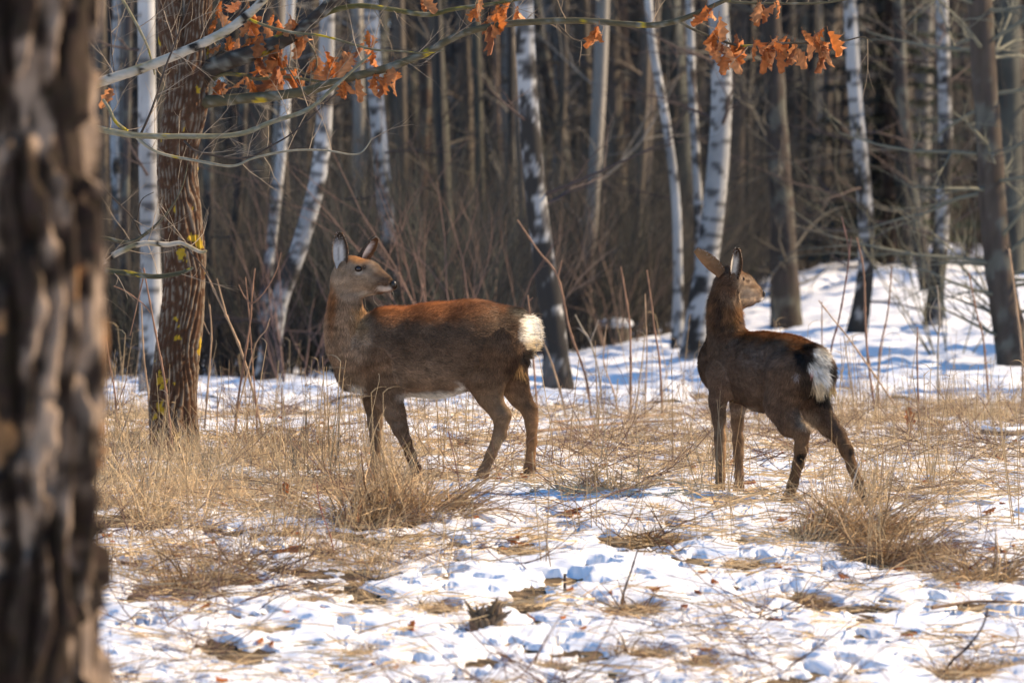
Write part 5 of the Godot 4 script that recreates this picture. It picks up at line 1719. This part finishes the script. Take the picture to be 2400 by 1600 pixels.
	tussock("tussock in the bottom right corner", 2362, 1578, 150, 0.14, 0.12, Vector3(0, 0, 0), Color(0.7, 0.7, 0.6))
	tussock("tawny tuft right of the combed-over hay heap", 2285, 1372, 280, 0.26, 0.18, Vector3(0.2, 0.1, 0), w1)
	tussock("dark matted tussock at the left beside the foreground trunk", 480, 1385, 320, 0.26, 0.3, Vector3(0.4, 0, 0), Color(0.6, 0.55, 0.5))
	tussock("golden flattened tuft below the dark deer", 1880, 1420, 180, 0.22, 0.14, Vector3(0.8, -0.2, 0), w1)
	tussock("tuft around the foot of the standing dark stick", 1485, 1438, 150, 0.16, 0.14, Vector3(0, 0, 0), Color(0.75, 0.7, 0.65))
	tussock("dark bent tuft in a hollow of the snow, centre right", 1515, 1282, 260, 0.2, 0.26, Vector3(0.5, -0.1, 0), Color(0.55, 0.52, 0.45))
	tussock("low tuft at the bottom edge below the dark deer", 1645, 1572, 120, 0.12, 0.1, Vector3(0.2, 0, 0), Color(0.7, 0.7, 0.6))
	# larger fallen leaves
	var lg := "single fallen leaves on the snow"
	for q in [["upright brown leaf standing in the straw left of the side-on deer", 663, 1190, 0.10, 1.0], ["orange curled leaf on the snow between the deer", 1318, 1222, 0.12, 0.4], ["brown leaf caught on the lone stalk at the right", 2135, 1018, 0.15, 1.0], ["small orange leaf left of the orange curled leaf", 1187, 1283, 0.06, 0.2], ["brown leaf beside the front hoof of the dark deer", 1748, 1148, 0.10, 0.5], ["dark leaf on open snow in the bottom centre", 968, 1500, 0.06, 0.8], ["curled brown leaf under the grey-brown tuft", 1240, 1298, 0.07, 0.7], ["brown leaf behind the hind hoof of the side-on deer", 1135, 1140, 0.09, 0.6], ["leaf lying on the hay heap", 1950, 1248, 0.10, 0.3], ["orange leaf on the snow below the golden flattened tuft", 1795, 1475, 0.07, 0.3], ["leaf in the dark matted tussock", 640, 1315, 0.12, 0.4]]:
		var p := GP(q[1], q[2])
		var o := thing("fallen_leaf", q[0], "leaf", p + Vector3(0, 0.02, 0), lg)
		var m := MeshInstance3D.new()
		m.name = "leaf_blade"
		m.mesh = M.flat_leaves[rng.randi() % 5]
		o.add_child(m)
		m.rotation = Vector3(PI if q[4] > 0.7 else 1.7, rng.randf_range(0, TAU), rng.randf_range(-0.3, 0.3))
		m.scale = Vector3.ONE * q[3]
		m.position.y = 0.0 if q[4] > 0.7 else 0.02
	# fallen stems and branches
	for q in [["long brown reed stem lying on the snow between the deer", [[1255, 1030], [1350, 1022], [1460, 1010], [1600, 1004]], 8, Color(0.27, 0.18, 0.12)], ["thinner reed lying above the long brown reed stem", [[1290, 1008], [1400, 1000], [1560, 990]], 6, Color(0.36, 0.25, 0.16)], ["straw-coloured stem lying behind the legs of the side-on deer", [[985, 1052], [1060, 1050], [1130, 1056]], 6, Color(0.42, 0.30, 0.18)], ["snow-topped branch lying at the right edge of the clearing", [[2305, 1030], [2350, 1036], [2420, 1030]], 14, Color(0.13, 0.09, 0.06)], ["half-buried branch lying across the snow at the lower right", [[2185, 1456], [2240, 1446], [2300, 1440], [2420, 1442]], 9, Color(0.17, 0.105, 0.065)], ["dark fallen twig left of the dark low tussock", [[830, 1372], [880, 1386], [935, 1376], [945, 1372]], 5, Color(0.07, 0.05, 0.04)], ["short peg of dead wood near the standing dark stick", [[1322, 1385], [1324, 1400]], 8, Color(0.06, 0.045, 0.04)]]:
		var pts := []
		for s in q[1]:
			var g := GP(s[0], s[1])
			pts.append(g + Vector3(0, 0.05, 0))
		if pts.size() == 2:
			pts = [pts[1] - Vector3(0, 0.08, 0), pts[1] + Vector3(0, 0.05, 0)]
		var rr := []
		for s in pts.size():
			rr.append(q[2] * 0.5 * -pts[0].z / F * (1.0 - 0.35 * s / pts.size()))
		var s2 := smooth_path(pts, rr, 0.03)
		var o := thing("fallen_branch", q[0], "branch", pts[0], "dead stems lying on the snow")
		var mb := MB.new()
		tube(mb, s2[0], s2[1], 8, plain_twig(q[3]))
		shift(mb, -pts[0])
		part("stem", mb, M.stalk, o)
		if q[2] > 12:
			var cm := MB.new()
			var cp := []
			for s in s2[0]:
				cp.append(s + Vector3(0, 0.022, 0) - pts[0])
			var cr := []
			for s in s2[1]:
				cr.append(s * 0.9)
			tube(cm, cp, cr, 8, Color(0.84, 0.86, 0.9))
			part("snow_cap", cm, M.snow, o)
